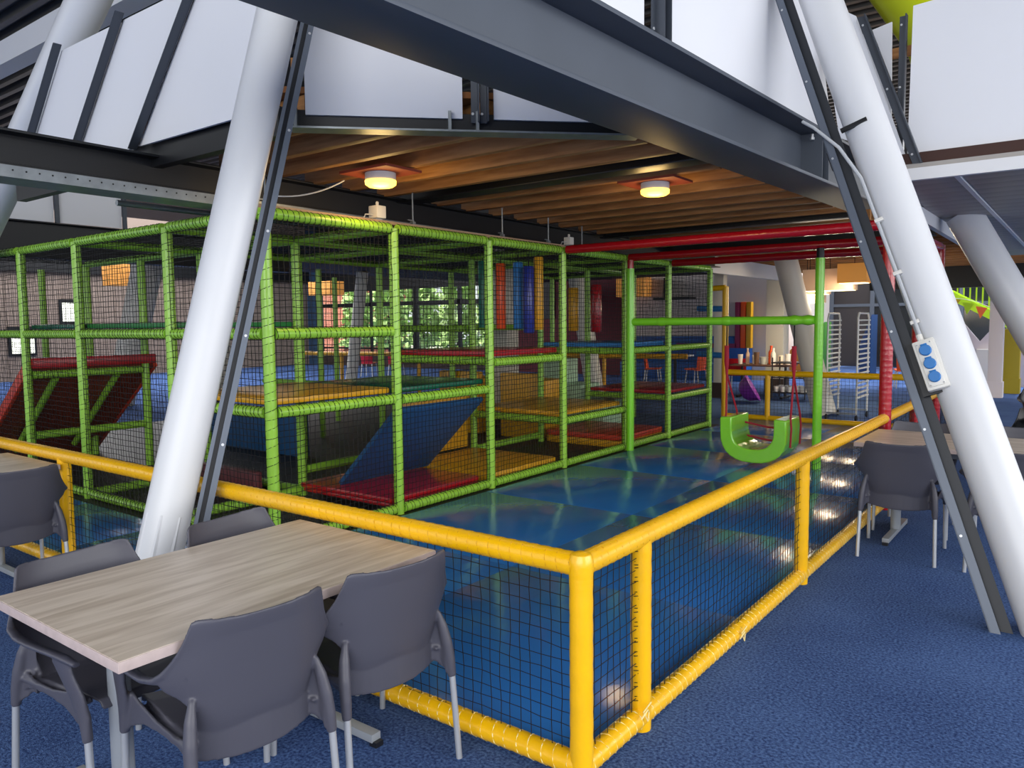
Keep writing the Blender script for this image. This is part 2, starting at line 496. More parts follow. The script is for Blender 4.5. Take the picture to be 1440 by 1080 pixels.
MB().lathe([(.02, 0), (.02, .02), (.012, .02), (.012, .05)], (bx(4.45)+.12, 4.5, 3.28), 8).build('bolt', ALU, bb)
lb = ibeam('steel_beam', 'black steel beam overhead at the far left above the grey tray', (-4.02, -6, 2.78), (-4.42, 12, 2.78), .24, .235, .018, .014, BLK)
xb_ = ibeam('steel_beam', 'black steel beam crossing between the two fields of joists', (-4.25, 3.36, 2.985), (-.95, 3.36, 2.985), .22, .22, .018, .014, BLK)
ibeam('steel_beam', 'black steel beam under the joists behind the second lamp', (-4.25, 7.45, 2.96), (-.75, 7.45, 2.96), .2, .2, .018, .014, BLK)
ibeam('steel_beam', 'black steel beam closing the far end of the joists', (-4.4, 9.75, 2.9), (-.3, 9.75, 2.9), .2, .36, .018, .014, BLK)
# galvanised edge along the chamfered corner
A = V(-2.62, .76, 0); B = V(-1.02, 2.36, 0); dg = (B-A).normalized(); nd = V(dg.y, -dg.x, 0)
ed = thing('edge_channel', 'galvanised channel edging the chamfered mezzanine corner above the joists', 'channel', A)
MB().beam(A+V(0, 0, 2.985)+nd*.04, B+V(0, 0, 2.985)+nd*.04, .14, .012).build('lower_lip', GALV, ed)
MB().beam(A+V(0, 0, 3.05), B+V(0, 0, 3.05), .015, .13).build('web', BLK, ed)
for s_ in (.03, 1.0, 1.18):
    MB().beam(A+dg*s_+nd*.02+V(0, 0, 2.99), A+dg*s_+nd*.02+V(0, 0, 3.12), .09, .02, upv=tuple(dg)).build('bracket', GALV, ed)
# dark edge along the left mezzanine front
le = tag(MB().box((-6.6, .66, 2.94), (-2.62, .74, 3.12)).build('edge_beam', BLK), 'black edge beam under the leaning left white panels', 'beam')

# balustrades -------------------------------------------------------
def balustrade(label, loc): return thing('balustrade', label, 'balustrade', loc)
def post_l(t, p, q, wv, dv, m=DSTL, wd=.075):
    """angle-section upright from p to q: a face plate along wv and a fin along dv, bolt heads"""
    p = V(*p); q = V(*q); wv = V(*wv).normalized(); dv = V(*dv).normalized(); ax = (q-p)
    o = MB().obox((p+q)/2, ax/2, wv*wd/2, dv*.005).build('post', m, t)
    MB().obox((p+q)/2+wv*(wd/2-.005)+dv*.03, ax/2, wv*.005, dv*.03).build('fin', m, o)
    for f in (.06, .5, .94):
        MB().lathe([(.009, 0), (.009, .007)], p.lerp(q, f)+dv*.004-wv*.015, 8, axis=tuple(dv)).build('bolt', ALU, o)
    return o
lean = .80/.812
bl = balustrade('row of leaning white panels with dark posts, upper left', (-5, .62, 3.1))
xs0 = [-7.4, -6.32, -5.29, -4.25, -3.20]
for i in range(1, 4):
    a, b = xs0[i]+.03, xs0[i+1]-.03
    z0 = 3.09; z1 = 4.03
    sh = (z1-z0)*lean*.98
    br_, tr_ = (b, b+sh) if i < 3 else (-2.80, -2.66)
    MB().prism([(a, .60, z0), (br_, .60, z0), (tr_, .60, z1), (a+sh, .60, z1)], (0, .02, 0)).build('panel', PAN, bl)
for x in xs0[1:4]:
    post_l(bl, (x, .575, 3.06), (x+.97*lean, .575, 4.06), (1, 0, 0), (0, -1, 0))
bd = balustrade('pair of white panels above the chamfered mezzanine corner', (-1.85, 1.53, 3.1))
def dpt(s, z, off=0): return A+dg*s+nd*off+V(0, 0, z)
for s0, s1 in ((.09, 1.085), (1.29, 2.22)):
    MB().prism([dpt(s0, 3.08, .03), dpt(s1, 3.08, .03), dpt(s1+.0, 4.0, .03), dpt(s0+.0, 4.0, .03)], -nd*.02).build('panel', PAN, bd)
for s0 in (1.165, 1.225):
    post_l(bd, tuple(dpt(s0, 3.05, .04)), tuple(dpt(s0, 4.0, .04)), tuple(dg), tuple(nd), wd=.05)
MB().beam(dpt(0, 3.42, -.06), dpt(2.2, 3.42, -.06), .04, .06).build('timber_rail', PINE, bd)
br = balustrade('white panels standing above the wide diagonal steel beam', (-.7, 3.5, 3.4))
def bpn(y): return -.80+.045*y+.10
for y0, y1, sk in ((.7, 1.70, 0.), (1.95, 5.12, -.62)):
    MB().prism([(bpn(y0), y0, 3.385), (bpn(y1), y1, 3.385), (bpn(y1+sk), y1+sk, 4.6), (bpn(y0), y0, 4.6)], (-.02, 0, 0)).build('panel', PAN, br)
for y0 in (1.775, 1.855):
    post_l(br, (bpn(y0)+.02, y0, 3.36), (bpn(y0)+.02, y0, 4.6), (0, 1, 0), (1, 0, 0), wd=.055)
MB().box((-.93, .6, 3.9), (-.88, 5.2, 3.96)).build('timber_rail', PINE, br)
bq = balustrade('large white panels with dark posts, upper right corner', (.8, 4.7, 3.0))
MB().prism([(.22, 4.70, 2.97), (1.03, 4.70, 2.99), (1.05, 4.70, 4.32), (.235, 4.70, 4.27)], (0, .02, 0)).build('panel', PAN, bq)
MB().prism([(1.12, 4.70, 2.99), (1.95, 4.70, 2.99), (1.97, 4.70, 4.32), (1.14, 4.70, 4.3)], (0, .02, 0)).build('panel', PAN, bq)
MB().prism([(-.30, 4.66, 3.3), (.23, 4.66, 3.04), (-.19, 4.66, 4.28), (-.5, 4.66, 4.5)], (0, .02, 0)).build('panel', PAN, bq)
MB().prism([(-.2, 4.9, 3.2), (.06, 4.9, 3.2), (.04, 4.9, 4.25), (-.2, 4.9, 4.2)], (0, .02, 0)).build('panel', PAN, bq)
post_l(bq, (.315, 4.62, 3.0), (-.135, 4.62, 4.25), (1, 0, 0), (0, -1, 0))
post_l(bq, (.15, 4.80, 3.1), (.15, 4.80, 4.24), (1, 0, 0), (0, -1, 0), wd=.06)
MB().box((-.4, 5.0, 3.98), (2, 5.05, 4.06)).build('timber_rail', PINE, bq)

# right suspended plank ceiling
rc = structure(MB().box((.0, 4.62, 2.955), (5.2, 15.4, 3.0)).build('ceiling_right', TILEC))
yy = 4.72
while yy < 13.6:
    for x0, x1 in ((.02, .52), (.58, 2.4), (2.46, 4.4)):
        if yy > 6.8 and x0 < .1: x0 = -.06
        MB().box((x0, yy, 2.93), (x1, yy+.292, 2.955)).build('ceiling_plank', TILEC, rc, bevel=.002)
    yy += .30
MB().box((.53, 4.70, 2.915), (.57, 13.7, 2.95)).build('runner', WTRIM, rc)
MB().box((2.41, 4.70, 2.915), (2.45, 13.7, 2.95)).build('runner', WTRIM, rc)
MB().box((-.02, 4.56, 2.86), (5.2, 4.62, 2.955)).build('edge_trim', WTRIM, rc)
MB().box((-.02, 4.64, 2.985), (5.2, 4.72, 3.09)).build('timber_edge', mat('dark_stained_timber', '#3c2018', .7), rc)
MB().prism([(-.06, 5.6, 2.80), (.0, 5.6, 2.80), (.0, 15.4, 2.74), (-.06, 15.4, 2.74)], (0, 0, .2)).build('edge_trim', WTRIM, rc)
# far joists to the right of the red frame
fd = structure(MB().box((-6.0, 9.9, 3.22), (3, 19.5, 3.26)).build('ceiling_far', WOODP))
for i in range(14):
    MB().box((-6.0, 10.2+i*.68, 3.02), (3, 10.27+i*.68, 3.215)).build('joist', PINE, fd)
MB().box((-4.6, 9.9, 2.70), (-4.5, 17.5, 3.02)).build('fascia', WTRIM, fd)
MB().box((-3.2, 19.3, 2.5), (4, 19.5, 3.2)).build('end_beam', BLK, fd)

# upper floor play equipment seen over the balustrades
tb = tag(MB().sweep([(-1.6, 9.2, 7.2), (-.9, 9.2, 6.3), (-.35, 9.2, 5.4), (-.05, 9.2, 4.4)], .30, 20).build('lime_tube', LIME), 'lime yellow tube slide high above the upper right panels', 'slide')
rf = thing('red_net_frame', 'red padded net frame on the upper floor behind the right panels', 'frame', (.2, 6.6, 3.0))
MB().padded((.05, 6.6, 3.0), (.05, 6.6, 4.5), .05).build('post', RED, rf)
MB().padded((.05, 6.6, 4.45), (.6, 6.6, 4.2), .05).build('rail', RED, rf)
MB().net((.05, 6.6, 3.3), (1, 0, 0), (0, 0, 1), .7, .95, .07, .003).build('net', CORD, rf, kind='stuff')

# ------------------------------------------------------------------ leaning columns
def column(label, base, top, r, flange=True, side=1, m=WHT, base_taper=False):
    base = V(*base); top = V(*top)
    t = thing('leaning_column', label, 'column', base)
    if base_taper:
        pts = [base, base.lerp(top, .10), base.lerp(top, .19), top]
        MB().sweep(pts, [r*1.0, r*1.0, r, r], 40).build('shaft', m, t)
        MB().sweep([base-(top-base)*.002, base.lerp(top, .135)], [r*1.09, r*1.02], 8).build('base_casing', m, t, smooth=20)
    else:
        MB().sweep([base, top], r, 40).build('shaft', m, t)
    if flange:
        d = (top-base).normalized()
        # fin points to the inner side, in the lean plane
        s_ = V(-1, 0, 0) if side < 0 else V(.484, .875, 0); s_ = (s_-d*s_.dot(d)).normalized()
        b2 = d.cross(s_).normalized()
        fr = b2 if b2.y < 0 else -b2
        L = (top-base).length
        c = (base+top)/2
        if side < 0:
            MB().obox(c+s_*(r+.110)+fr*.085, d*L/2, s_*.025, fr*.005).build('flange', FLG, t)
            MB().obox(c+s_*(r+.060)+fr*.040, d*L/2, s_*.030, fr*.004).build('web', DSTL2, t)
            MB().obox(c+s_*(r+.133)+fr*.045, d*L/2, s_*.003, fr*.045).build('flange', FLG, t)
            fo = .115
        else:
            MB().obox(c+s_*(r+.075)+fr*.045, d*L/2, s_*.016, fr*.005).build('flange', FLG, t)
            MB().obox(c+s_*(r+.048)+fr*.020, d*L/2, s_*.016, fr*.004).build('web', DSTL2, t)
            MB().obox(c+s_*(r+.024)+fr*.045, d*L/2, s_*.010, fr*.004).build('lip', FLG, t)
            fo = .075
        for f in [.1+.105*i for i in range(9)]:
            MB().lathe([(.008, 0), (.008, .006)], base.lerp(top, f)+s_*(r+fo)+fr*(.089 if side < 0 else .049), 8, axis=tuple(fr)).build('bolt', ALU, t)
        return t, d, s_, fr
    return t
def on(p0, p1, z):
    f = (z-p0[2])/(p1[2]-p0[2]); return tuple(p0[i]+(p1[i]-p0[i])*f for i in range(3))
RB = on((1.11, 2.79, .71), (-.16, 3.58, 4.02), 0); RT = on((1.11, 2.79, .71), (-.16, 3.58, 4.02), 5.6)
colR, dR, sR, fR = column('thick white leaning column at right carrying a blue socket box', RB, RT, .137, True, -1)
LP, LQ = (-2.398, -.246, .914), (-2.391, .495, 3.525)
LB = on(LP, LQ, 0); LT = on(LP, LQ, 5.6)
colL, dL, sL, fL = column('thick white leaning column rising behind the laminate table', LB, LT, .118, True, 1, base_taper=True)
column('white leaning column at the far left edge behind the panels', on((-7.63, .85, 3.05), (-5.60, .85, 4.39), 0), on((-7.63, .85, 3.05), (-5.60, .85, 4.39), 5.5), .16, False)
column('white leaning column under the grey plank ceiling at far right', on((.24, 8, 2.95), (1.0, 8, 1.5), 0), (.24, 8, 2.95), .19, False)
column('grey leaning column beyond the pit behind the green bar', (-2.42, 12.4, 0), (-3.2, 12.4, 2.95), .21, False, m=CRM)
column('grey leaning concrete column seen through the net near the brick building', (-13.92, 11, 0), (-13.32, 11, 3.1), .15, False, m=CRM)
column('grey leaning cylinder column seen through the left net', (-15.9, 6.0, 0), (-14.1, 6.0, 3.6), .30, False, m=CRM)
column('pale leaning column behind the hanging amber roller', (-7.2, 12.2, 0), (-7.75, 12.2, 3.1), .2, False, m=CRM)
def pillar(label, x, y, wd, h, m=CRM):
    t = thing('square_pillar', label, 'pillar', (x, y, 0))
    MB().box((x-wd/2, y-wd/2, 0), (x+wd/2, y+wd/2, h)).build('shaft', m, t, bevel=.01)
    MB().box((x-wd/2-.02, y-wd/2-.02, 0), (x+wd/2+.02, y+wd/2+.02, .35)).build('skirting', DKBR if m is CRM else m, t)
    return t
pillar('pale square pillar inside the climbing frame beside the orange roller', -5.95, 7.3, .30, 3.1)
pillar('pale square pillar seen through the left net behind the red ramp', -13.4, 6.9, .42, 3.6)
pillar('pale square pillar behind the bottle table', -4.62, 16.4, .42, 3.0)
pillar('pale pinkish pillar right of the thick socket column', -.20, 17.6, .27, 3.0, mat('pale_pink_paint', '#d8cfd2', .6))
pillar('olive yellow pillar beside the pale pinkish pillar', .0, 18.9, .34, 1.5, OLIVE)
pillar('pale grey pillar at the left of the tall yellow post', -5.3, 14.5, .22, 3.0)

# socket box, conduit and clips on the right column (fixed to it: parts)
def rp(h, su, fu):
    return V(*RB)+dR*(h/dR.z)+sR*su+fR*fu
mid = rp(1.475, .10, .135)
sb = thing('socket_box', 'grey socket box with three blue covers on the right column', 'socket box', mid)
MB().obox(mid, dR*.158, sR*.062, fR*.035).build('housing', WPL, sb, bevel=.012)
MB().obox(mid-fR*.045+sR*.03, dR*.17, sR*.07, fR*.012).build('back_plate', BLK, sb)
MB().obox(mid+fR*.038, dR*.14, sR*.044, fR*.006).build('cover_plate', WPL, sb, bevel=.004)
for k_, hh in enumerate((.085, 0, -.085)):
    c = mid+dR*hh+fR*.044
    so = MB().lathe([(.034, 0), (.034, .014), (.030, .02), (.0, .02)], c, 24, axis=tuple(fR)).build('socket_cover', SOCK, sb)
    MB().obox(c+dR*.030+fR*.008, dR*.010, sR*.018, fR*.008).build('hinge', SOCK, so, bevel=.002)
for su in (-.045, .045):
    for hh in (.13, -.13):
        MB().lathe([(.005, 0), (.005, .004)], mid+dR*hh+sR*su*.8+fR*.04, 8, axis=tuple(fR)).build('screw', GRYP, sb)
cab = thing('conduit_cable', 'pale grey cable clipped down the right column to the sockets', 'cable', mid)
MB().sweep([rp(3.26, .36, .06), rp(3.16, .30, .11), rp(2.95, .19, .12), rp(2.7, .125, .118), rp(2.2, .115, .112), rp(1.66, .105, .125)], .0115, 8).build('cable', CABLE, cab)
MB().tube(mid+dR*.15+sR*.01, mid+dR*.20+sR*.01, .018, 10).build('gland', WPL, cab)
for h in (1.74, 2.05, 2.40):
    MB().obox(rp(h, .108, .112), dR*.012, sR*.026, fR*.018).build('clip', WPL, cab, bevel=.003)
bk = thing('column_bracket', 'dark bolted bracket tying the right column to the beam', 'bracket', rp(3.05, .1, .1))
MB().obox(rp(3.04, .06, .135), dR*.012, sR*.085, fR*.015).build('plate', BLK, bk)
MB().obox(rp(2.93, .25, .02), dR*.07, sR*.035, fR*.01).build('plate', BLK, bk)
MB().tube(rp(2.9, .25, .03), rp(2.9, .25, .05), .014, 8).build('bolt', ALU, bk)

# ------------------------------------------------------------------ services under the mezzanine
def ceiling_lamp(label, x, y, on_amber):
    t = thing('ceiling_lamp', label, 'lamp', (x, y, 2.9), group='round lamps under the joists')
    MB().box((x-.27, y-.2, 2.975), (x+.27, y+.2, 2.995)).build('mounting_board', REDPL, t)
    MB().lathe([(.125, 2.975), (.125, 2.93), (.12, 2.915)], (x, y, 0), 28).build('housing', WPL, t)
    MB().lathe([(.128, 2.915), (.125, 2.885), (.10, 2.868), (.04, 2.862)], (x, y, 0), 28).build('diffuser', GLOW, t)
    d = bpy.data.lights.new('lamp_light', 'POINT'); d.energy = 8; d.color = (1, .66, .25); d.shadow_soft_size = .12
    o = bpy.data.objects.new('lamp_light', d); COL.objects.link(o); o.location = (x, y, 2.78)
ceiling_lamp('round amber lamp on a board under the joists, left of the two', -3.18, 2.05, True)
ceiling_lamp('round amber lamp under the joists near the red beams, right of the two', -1.66, 3.92, True)
tr = thing('cable_tray', 'galvanised perforated tray hanging under the black left beam', 'tray', (-4.0, 0, 2.7))
p, q = V(-3.86, -4, 2.735), V(-4.16, 6.5, 2.735)
MB().beam(p, q, .006, .075).build('side_plate', GALV, tr)
MB().beam(p+V(-.28, 0, 0), q+V(-.28, 0, 0), .006, .075).build('side_plate', GALV, tr)
MB().beam(p+V(-.14, 0, -.035), q+V(-.14, 0, -.035), .28, .005).build('bottom_plate', GALV, tr)
hb = MB()
for i in range(70):
    c = p.lerp(q, .22+i*.0075)+V(.004, 0, .008)
    hb.lathe([(.006, 0), (.006, .002)], c, 6, axis=(1, 0, 0))
hb.build('perforation', CORD, tr, kind='stuff')
for i, (x, y) in enumerate(((-3.75, 1.35), (-3.75, 3.0), (-3.75, 4.4), (-3.75, 5.3), (-3.9, 6.3), (-3.3, .95))):
    h = thing('hanger_rod', ['thin steel hanger rod right of the left column top', 'thin steel hanger rod beyond the left lamp', 'thin steel hanger rod over the middle of the green roof', 'thin steel hanger rod beside the small white sensor', 'thin steel hanger rod behind the red beam end', 'thin steel hanger rod left of the thick left column'][i], 'rod', (x, y, 2.75), group='hanger rods')
    MB().tube((x, y, 2.72), (x, y, 3.05), .008, 8).build('rod', GALV, h)
    MB().box((x-.02, y-.02, 2.70), (x+.02, y+.02, 2.73)).build('foot', GALV, h)
    MB().box((x-.008, y-.07, 2.735), (x+.008, y+.01, 2.745)).build('hook', GALV, h)
cw = tag(MB().sweep([(-3.45+.0*t, 1.15+.075*t, 2.72+.0021*t*t*(1 if t < 7 else 1)) for t in range(0, 11)], .006, 6).build('loose_cable', CABLE), 'thin loose cable drooping over the green frame corner', 'cable')
for i, (x, y, l, g) in enumerate(((-3.62, 2.42, 'white junction box with wires on top of the green frame corner post', .055), (-3.62, 5.55, 'small white sensor box above the end of the front red beam', .045))):
    s_ = thing('junction_box', l, 'box', (x, y, 2.72))
    MB().box((x-g, y-g, 2.69), (x+g, y+g, 2.69+g*2)).build('housing', WPL, s_, bevel=.008)
    MB().box((x-.02, y-.04, 2.655), (x+.02, y+.04, 2.69)).build('bracket', GRYP, s_)
    MB().sweep([(x, y-g, 2.72), (x-.03, y-g-.06, 2.72), (x-.05, y-g-.07, 2.67)], .006, 6).build('lead', CABLE, s_)
    MB().lathe([(.012, 0), (.015, .03), (.008, .04)], (x, y, 2.69+g*2), 10).build('gland', WPL, s_)
pk = tag(MB().box((-3.70, 1.15, 2.645), (-3.58, 5.4, 2.675)).build('timber_batten', mat('weathered_batten', '#a58b70', .7, var=.15)), 'weathered timber batten lying along the green frame top', 'batten')
# dark services and void behind
for i, (z, x) in enumerate(((2.93, -4.7), (2.78, -5.0))):
    tag(MB().tube((x, .8, z), (x, 12, z), .025, 8).build('conduit_pipe', GALV), ['steel conduit pipe under the joist ends, upper of two', 'steel conduit pipe under the joist ends, lower of two'][i], 'pipe')
structure(MB().box((-14.5, 5.6, 3.1), (-4.55, 19, 3.2)).build('ceiling_left', DKBR))
ibeam('steel_beam', 'black steel beam below the distant white panels at left', (-12.15, 1.6, 2.88), (-12.3, 8.0, 2.88), .3, .58, .02, .02, BLK)
dp = balustrade('distant white panels of another balcony under the grey tray', (-12.3, 3.2, 3.5))
for i in range(3):
    y0 = 1.2+i*1.12
    MB().box((-12.35, y0, 3.5), (-12.32, y0+1.04, 4.4)).build('panel', PAN, dp)
    MB().box((-12.33, y0+1.05, 3.46), (-12.27, y0+1.11, 4.5)).build('post', DSTL, dp)
wbm = tag(MB().box((-20, 2.0, 5.3), (-6, 2.25, 5.6)).build('roof_beam', WTRIM), 'pale roof beam crossing behind the far left column', 'beam')
ibeam('steel_beam', 'black roof beam below the corrugated roof at far left', (-20, 4.5, 5.0), (-4, 4.5, 5.0), .25, .4, .02, .02, BLK)

# ------------------------------------------------------------------ yellow pit fence
def rail(t, p, q, r, m, cord, pitch=.05, name='rail', n=14, cr=.0014):
    p = V(*p); q = V(*q)
    o = MB().padded(p, q, r, n, pitch).build(name, m, t, smooth=80)
    if cord:
        MB().helix(p, q, r*1.015, pitch, cr, jit=.05).build('lacing', cord, o, smooth=0, kind='stuff')
    return o
FR = .045
ff = thing('padded_fence', 'yellow padded net fence across the front of the pit', 'fence', (0, 0, 0))
rail(ff, (-7.4, 0, .845), (-.005, 0, .845), FR, YEL, YTWINE, .055)
rail(ff, (-7.4, 0, .06), (-.01, 0, .06), FR, YEL, TWINE, .06, cr=.0025)
for x in (-2.88, -4.32, -5.76):
    rail(ff, (x, 0, 0), (x, 0, .83), FR, YEL, None, .07, 'post')
cp_ = rail(ff, (0, 0, 0), (0, 0, .865), FR, YEL, None, .09, 'post')
MB().lathe([(FR*1.02, .80), (FR*1.08, .84), (FR*1.05, .868), (FR*.85, .888), (FR*.4, .896)], (0, 0, 0), 18).build('elbow_cap', YEL, cp_)
MB().net((-7.4, 0, .1), (1, 0, 0), (0, 0, 1), 7.36, .71, .05, .002, 2).build('net', CORD, ff, kind='stuff', smooth=0)
fr_ = thing('padded_fence', 'yellow padded net fence along the right side of the pit', 'fence', (0, 5, 0))
for a, b in ((.005, 5.22), (5.28, 6.74), (6.80, 8.06), (8.12, 10.75)):
    rail(fr_, (0, a, .845), (0, b, .845), FR, YEL, YTWINE, .055)
    rail(fr_, (0, a, .06), (0, b, .06), FR, YEL, TWINE, .055, cr=.0025)
for yv in (.48, 2.76):
    rail(fr_, (.0, yv, 0), (.0, yv, .83), FR, YEL, None, .09, 'post')
rail(fr_, (0, 10.8, 0), (0, 10.8, .88), FR, YEL, None, .09, 'post')
for a, b in ((.04, .45), (.51, 2.73), (2.79, 5.2), (5.3, 10.77)):
    MB().net((0, a, .1), (0, 1, 0), (0, 0, 1), b-a, .71, .05, .002, 2).build('net', CORD, fr_, kind='stuff', smooth=0)
mb = MB()
for i in range(11):
    zz = .13+i*.065
    mb.helix((-.0, .44, zz), (0, .445, zz+.03), .012, .012, .0022, 6)
mb.build('knotted_cord', CORD, fr_, kind='stuff', smooth=0)
for (yk, zk) in ((.42, .09), (1.55, .05)):
    MB().sweep([(.05, yk-.03, zk), (.065, yk, zk+.035), (.055, yk+.03, zk+.01), (.06, yk+.01, zk-.02), (.055, yk-.02, zk+.03), (.06, yk+.04, zk+.05)], .0035, 6).build('string_knot', TWINE, fr_)
fb = thing('padded_fence', 'yellow padded net fence along the far end of the pit', 'fence', (-2, 10.8, 0))
rail(fb, (-3.7, 10.8, .845), (-.05, 10.8, .845), .05, YEL, None)
rail(fb, (-3.7, 10.8, .07), (-.05, 10.8, .07), .045, YEL, None)
rail(fb, (-2.95, 10.8, 0), (-2.95, 10.8, .83), .045, YEL, None, name='post')
rail(fb, (-3.72, 10.8, 0), (-3.72, 10.8, 2.36), .055, YEL, None, name='post')
rail(fb, (-3.72, 10.8, 2.34), (-3.95, 10.8, 2.33), .05, YEL, None)
MB().net((-3.68, 10.8, .11), (1, 0, 0), (0, 0, 1), 3.62, .69, .06, .0022, 2).build('net', CORD, fb, kind='stuff', smooth=0)

# blue pit floor, tiles with seams
pf = structure(MB().box((-9.2, .05, .0), (-.05, 10.76, .012)).build('floor_pit', BLUM))
for i in range(2):
    for j in range(6):
        x0 = -3.40+i*1.675; y0 = .06+j*1.785
        MB().box((x0, y0, .012), (x0+1.672, y0+1.782, .036)).build('mat_tile', BLUF, pf, bevel=.003)
for i in range(4):
    x0 = -3.41-(i+1)*1.45
    MB().box((x0, .06, .012), (x0+1.443, 1.02, .036)).build('mat_tile', BLUF, pf, bevel=.003)
structure(MB().box((-12.2, 1.04, .0), (-3.43, 9.9, .02)).build('floor_rubber', RUB))

# ------------------------------------------------------------------ green climbing frame
cf = thing('climbing_frame', 'large lime green padded climbing frame enclosed in black nets', 'climbing frame', (-6, 5, 0))
GR = .046
X0, X1, X2, X3, X4, X5 = -3.52, -4.91, -6.62, -7.95, -9.4, -10.8
YS = [1.17, 2.51, 3.86, 5.25, 6.78, 8.09, 9.62]
TOP = 2.60
def gpost(x, y, z1=TOP, lac=True):
    o = MB().padded((x, y, 0.0), (x, y, z1), GR, 12, .11, .02).build('post', GRN, cf, smooth=80)
    if lac: MB().helix((x, y, .1), (x, y, z1), GR*1.03, .07, .0028, 8).build('lacing', CORD, o, smooth=0, kind='stuff')
def grail(p, q, lac=True, r=GR):
    p = V(*p); q = V(*q)
    o = MB().padded(p, q, r, 10, .05, .02).build('rail', GRN, cf, smooth=80)
    if lac: MB().helix(p, q, r*1.04, .05, .003, 8).build('lacing', CORD, o, smooth=0, kind='stuff')
for y in YS: gpost(X0, y)
for x in (X1, X2, X3, X4): gpost(x, YS[0])
for x, y in ((X1, YS[1]), (X1, YS[2]), (X1, YS[3]), (X1, YS[4]), (X1, YS[5]), (X1, YS[6]), (X2, YS[1]), (X2, YS[2]), (X2, YS[3]), (X2, YS[4]), (X2, YS[6]), (X3, YS[1]), (X3, YS[3]), (X4, YS[1]), (X4, YS[4]), (X5, YS[1])):
    gpost(x, y, lac=(x == X1))
for i in range(6):
    a, b = YS[i]+.05, YS[i+1]-.05
    grail((X0, a, TOP), (X0, b, TOP)); grail((X0, a, .07), (X0, b, .07))
    grail((X1, a, TOP-.0), (X1, b, TOP), False); grail((X2, a, TOP), (X2, b, TOP), False)
XS = [X0, X1, X2, X3, X4]
for i in range(4):
    a, b = XS[i]-.05, XS[i+1]+.05
    grail((a, YS[0], TOP), (b, YS[0], TOP)); grail((a, YS[0], .07), (b, YS[0], .07))
    grail((a, YS[0], 1.69), (b, YS[0], 1.69))
for y in YS[1:]:
    for i in range(2 if y > 3 else 4):
        grail((XS[i]-.05, y, TOP), (XS[i+1]+.05, y, TOP), False)
# level rails
for a, b in ((0, 1), (1, 2)): grail((X0, YS[a]+.05, 1.08-.01*a), (X0, YS[b]-.05, 1.08-.01*a))
grail((X0-.05, YS[0], 1.08), (X1+.05, YS[0], 1.08))
grail((X0, YS[0]+.05, 1.69), (X0, YS[1]-.05, 1.69))
grail((X0-.05, YS[2], 1.36), (X1+.05, YS[2], 1.36)); grail((X0, YS[2]+.05, 1.345), (X0, YS[3]-.05, 1.345))
grail((X0-.05, YS[3], .58), (X1+.05, YS[3], .58)); grail((X0, YS[3]+.05, .58), (X0, YS[4]-.05, .58))
grail((X0-.05, YS[4], 1.36), (X1+.05, YS[4], 1.36)); grail((X0, YS[4]+.05, 1.36), (X0, YS[5]-.05, 1.36))
grail((X0-.05, YS[5], .62), (X1+.05, YS[5], .62)); grail((X0, YS[5]+.05, .62), (X0, YS[6]-.05, .62))
grail((X0, YS[5]+.05, 1.36), (X0, YS[6]-.05, 1.36))
grail((X1-.05, YS[3], 1.69), (X2+.05, YS[3], 1.69)); grail((X1-.05, YS[4], 1.69), (X2+.05, YS[4], 1.69), False)
grail((X1, YS[0]+.05, .07), (X1, YS[1]-.05, .07), False); grail((X1-.05, YS[1], .07), (X2+.05, YS[1], .07), False)
grail((X2, YS[0]+.05, .07), (X2, YS[1]-.05, .07), False); grail((X1, YS[3]+.05, .12), (X1, YS[4]-.05, .12), False)
grail((X1, YS[1]+.05, .28), (X1, YS[2]-.05, .28), False)
grail((X2-.05, YS[3], .85), (X4, YS[3], .85), False)
# padded platforms
def plat(x0, x1, y0, y1, z, m, t=.055, name='platform_mat', parent=cf):
    return MB().box((min(x0, x1)+.03, y0+.03, z), (max(x0, x1)-.03, y1-.03, z+t)).build(name, m, parent, bevel=.018)
plat(X1, X0-.03, YS[0]+.03, YS[1], 1.13, YELM)
plat(X1, X0-.03, YS[1], YS[2], 1.12, DGM)
plat(X1, X0-.03, YS[2], YS[3], 1.40, REDM, .06)
plat(X1, X0-.03, YS[3], YS[4], .63, YELM)
plat(X1, X0-.03, YS[4], YS[5], 1.41, BLU2, .06)
plat(X1, X0-.03, YS[5], YS[6], .67, REDM)
plat(X2, X1, YS[0]+.02, YS[1], 1.74, mat('green_vinyl', '#1f7a37', .4), .05)
plat(X3, X2, YS[0]+.02, YS[1], 1.74, DGM, .05)
# blue ramp under the green platform, red ramp at the left
MB().slab([(-3.60, 2.56, .99), (-3.60, 3.82, .99), (-4.42, 3.82, .20), (-4.42, 2.56, .20)], .045).build('blue_ramp', BLUM, cf, bevel=.01)
MB().box((-5.02, 4.0, .16), (-4.95, 5.18, .92)).build('yellow_pad', YELM, cf, bevel=.015)
MB().slab([(-7.98, 1.22, 1.31), (-7.98, 2.62, 1.31), (-9.75, 2.62, .06), (-9.75, 1.22, .06)], .05).build('ramp_board', BROWNRED, cf)
MB().beam((-7.94, 1.2, 1.36), (-7.94, 2.62, 1.36), .12, .12).build('ramp_top_pad', REDM, cf, bevel=.02)
for y in (1.19, 2.64):
    MB().beam((-7.98, y, 1.32), (-9.75, y, .07), .05, .13).build('ramp_edge_pad', ORM, cf, bevel=.012)
grail((X3, YS[0]+.05, 1.23), (X3, YS[1]-.05, 1.23)); grail((X3, YS[0]+.05, .55), (X3, YS[1]-.05, .55), False)
for y in (1.5, 2.2):
    grail((-8.05, y, 1.18), (-9.3, y, .22), False, .04)
